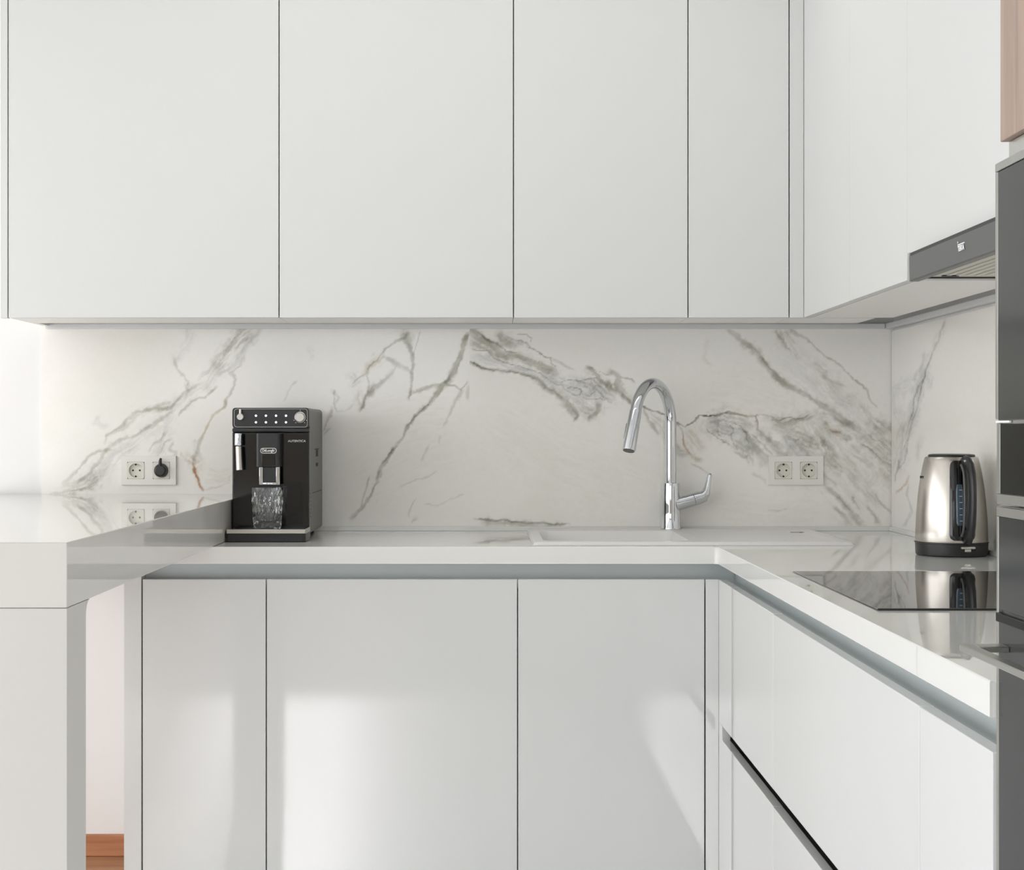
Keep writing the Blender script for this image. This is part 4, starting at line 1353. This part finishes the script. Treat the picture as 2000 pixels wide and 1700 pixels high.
# ================================================================= KETTLE
def kettle():
    kx, ky = 1.0405, 3.561 - 4.446
    z0 = ZW
    t = thing('electric_kettle', 'brushed steel electric kettle with black handle and base by the right wall', 'kettle', (kx, ky, z0))
    b = bmesh.new()
    lathe(b, [(0.0745, 0.0006), (0.0780, 0.003), (0.0785, 0.008), (0.0790, 0.0275), (0.0805, 0.0285), (0.0805, 0.0305), (0.0780, 0.031)], (kx, ky, z0), 72)
    obj('power_base', b, M['black_satin'], t)
    prof = [(0.0782, 0.0315), (0.0788, 0.036), (0.0780, 0.060), (0.0765, 0.090), (0.0742, 0.120), (0.0710, 0.150), (0.0672, 0.175), (0.0632, 0.196), (0.0600, 0.210), (0.0580, 0.2170), (0.0560, 0.2195), (0.0510, 0.2200)]
    b = bmesh.new(); lathe(b, prof, (kx, ky, z0), 96)
    obj('body', b, M['steel'], t)
    b = bmesh.new(); lathe(b, [(0.0508, 0.2202), (0.0512, 0.2225), (0.049, 0.2250), (0.040, 0.2262), (0.0, 0.2266)], (kx, ky, z0), 64, cap=False)
    obj('lid', b, M['black_satin'], t)
    # radius of the body at a height
    def R(h):
        for (r0, h0), (r1, h1) in zip(prof, prof[1:]):
            if h0 <= h <= h1: return r0 + (r1 - r0) * (h - h0) / (h1 - h0)
        return prof[-1][0]
    # black backing strip that follows the body
    def strip(a0, a1, h0, h1, off, rr, nm, m):
        bm = bmesh.new()
        NA, NH = 14, 40
        g = []
        for j in range(NH + 1):
            v = j / NH; h = h0 + (h1 - h0) * v
            # rounded ends
            e = min(v, 1 - v) * (h1 - h0)
            shrink = 1.0
            if e < rr: shrink = 1 - 0.32 * (1 - math.sqrt(max(0, 1 - (1 - e / rr) ** 2)))
            row = []
            for i in range(NA + 1):
                am = (a0 + a1) / 2; a = am + (a1 - a0) / 2 * shrink * (2 * i / NA - 1)
                edge = 1 - abs(2 * i / NA - 1) ** 6
                ro = R(h) + off * (0.35 + 0.65 * edge)
                row.append(bm.verts.new((kx + ro * math.sin(a), ky - ro * math.cos(a), z0 + h)))
            g.append(row)
        for j in range(NH):
            for i in range(NA):
                bm.faces.new((g[j][i], g[j][i + 1], g[j + 1][i + 1], g[j + 1][i]))
        # rim back to the body
        ring = g[0] + [g[j][NA] for j in range(1, NH + 1)] + list(reversed(g[NH][:-1])) + [g[j][0] for j in range(NH - 1, 0, -1)]
        low = []
        for v in ring:
            d = Vector((v.co.x - kx, v.co.y - ky, 0)); L = d.length
            k = (R(v.co.z - z0) + 0.0002) / L
            low.append(bm.verts.new((kx + d.x * k, ky + d.y * k, v.co.z)))
        n = len(ring)
        for i in range(n): bm.faces.new((ring[i], ring[(i + 1) % n], low[(i + 1) % n], low[i]))
        return obj(nm, bm, m, t, smooth=60)
    c = 0.0
    strip(c - 0.34, c + 0.40, 0.037, 0.212, 0.0035, 0.016, 'handle_backing', M['black'])
    strip(c - 0.17, c + 0.06, 0.070, 0.160, 0.0046, 0.02, 'water_gauge', M['gauge'])
    b = bmesh.new()
    for k in range(6):
        h = 0.080 + k * 0.0135; r = R(h) + 0.0049; a = c + 0.0
        a = c - 0.03
        box(b, kx + r * math.sin(a) - 0.003, kx + r * math.sin(a) + 0.003, ky - r * math.cos(a) - 0.0004, ky - r * math.cos(a) + 0.0003, z0 + h, z0 + h + 0.0007)
    obj('gauge_marks', b, M['white_print'], t)
    # handle loop pointing towards the room
    hx = 0.010
    def hp(u, h): return (kx + hx, ky - u, z0 + h)
    b = bmesh.new()
    pts = [hp(0.060, 0.2015), hp(0.075, 0.2045), hp(0.090, 0.203), hp(0.104, 0.195), hp(0.112, 0.182), hp(0.117, 0.160), hp(0.119, 0.130), hp(0.118, 0.100), hp(0.114, 0.075), hp(0.107, 0.058), hp(0.096, 0.048), hp(0.084, 0.045), hp(0.074, 0.046)]
    def rr(w, d): return (d, w)
    tube(b, pts, [(0.010, 0.019), (0.0095, 0.0195), (0.0092, 0.0195), (0.009, 0.0195), (0.0088, 0.019), (0.0086, 0.0185), (0.0085, 0.018), (0.0085, 0.018), (0.0085, 0.018), (0.0085, 0.0182), (0.0085, 0.0182), (0.0085, 0.018), (0.008, 0.017)], 24)
    # profile above is (normal, binormal); turn it so that the wide side faces the room
    hd = obj('handle', b, M['black_satin'], t, smooth=60)
    b = bmesh.new()
    g = [hp(0.118 - 0.0002, 0.130)]
    pts2 = [(p[0] - 0.0150, p[1] + 0.0015, p[2]) for p in pts[2:-2]]
    tube(b, pts2, 0.0026, 12)
    obj('grip_highlight', b, M['side_grey'], hd)  # grey tube painted in as the highlight along the grip's inner edge
    b = bmesh.new(); box(b, kx + hx - 0.010, kx + hx + 0.010, ky - 0.098, ky - 0.086, z0 + 0.2085, z0 + 0.2145, 0.0015)
    obj('lid_button', b, M['chrome'], hd)
    # switch on the base
    b = bmesh.new(); box(b, kx - 0.005, kx + 0.030, ky - 0.0835, ky - 0.0755, z0 + 0.0145, z0 + 0.0235, 0.0015)
    sw = obj('switch_surround', b, M['hole'], t)
    b = bmesh.new(); box(b, kx - 0.004, kx + 0.027, ky - 0.0880, ky - 0.0800, z0 + 0.0190, z0 + 0.0245, 0.0018)
    box(b, kx + 0.004, kx + 0.018, ky - 0.0870, ky - 0.0800, z0 + 0.0125, z0 + 0.0190, 0.0015)
    obj('switch', b, M['silver'], t)
    # lettering around the left flank
    word = 'PHILIPS'
    for i, ch_ in enumerate(word):
        a = -1.93 + i * 0.088
        h = 0.1735; r = R(h) + 0.0002
        tl = Matrix.Translation(Vector((0, 0, 0)))
        cu = text_mesh('lettering', ch_, 0.0085, (kx + r * math.sin(a), ky - r * math.cos(a), z0 + h), M['hole'], t, rot=(PI / 2, 0, a))
kettle()
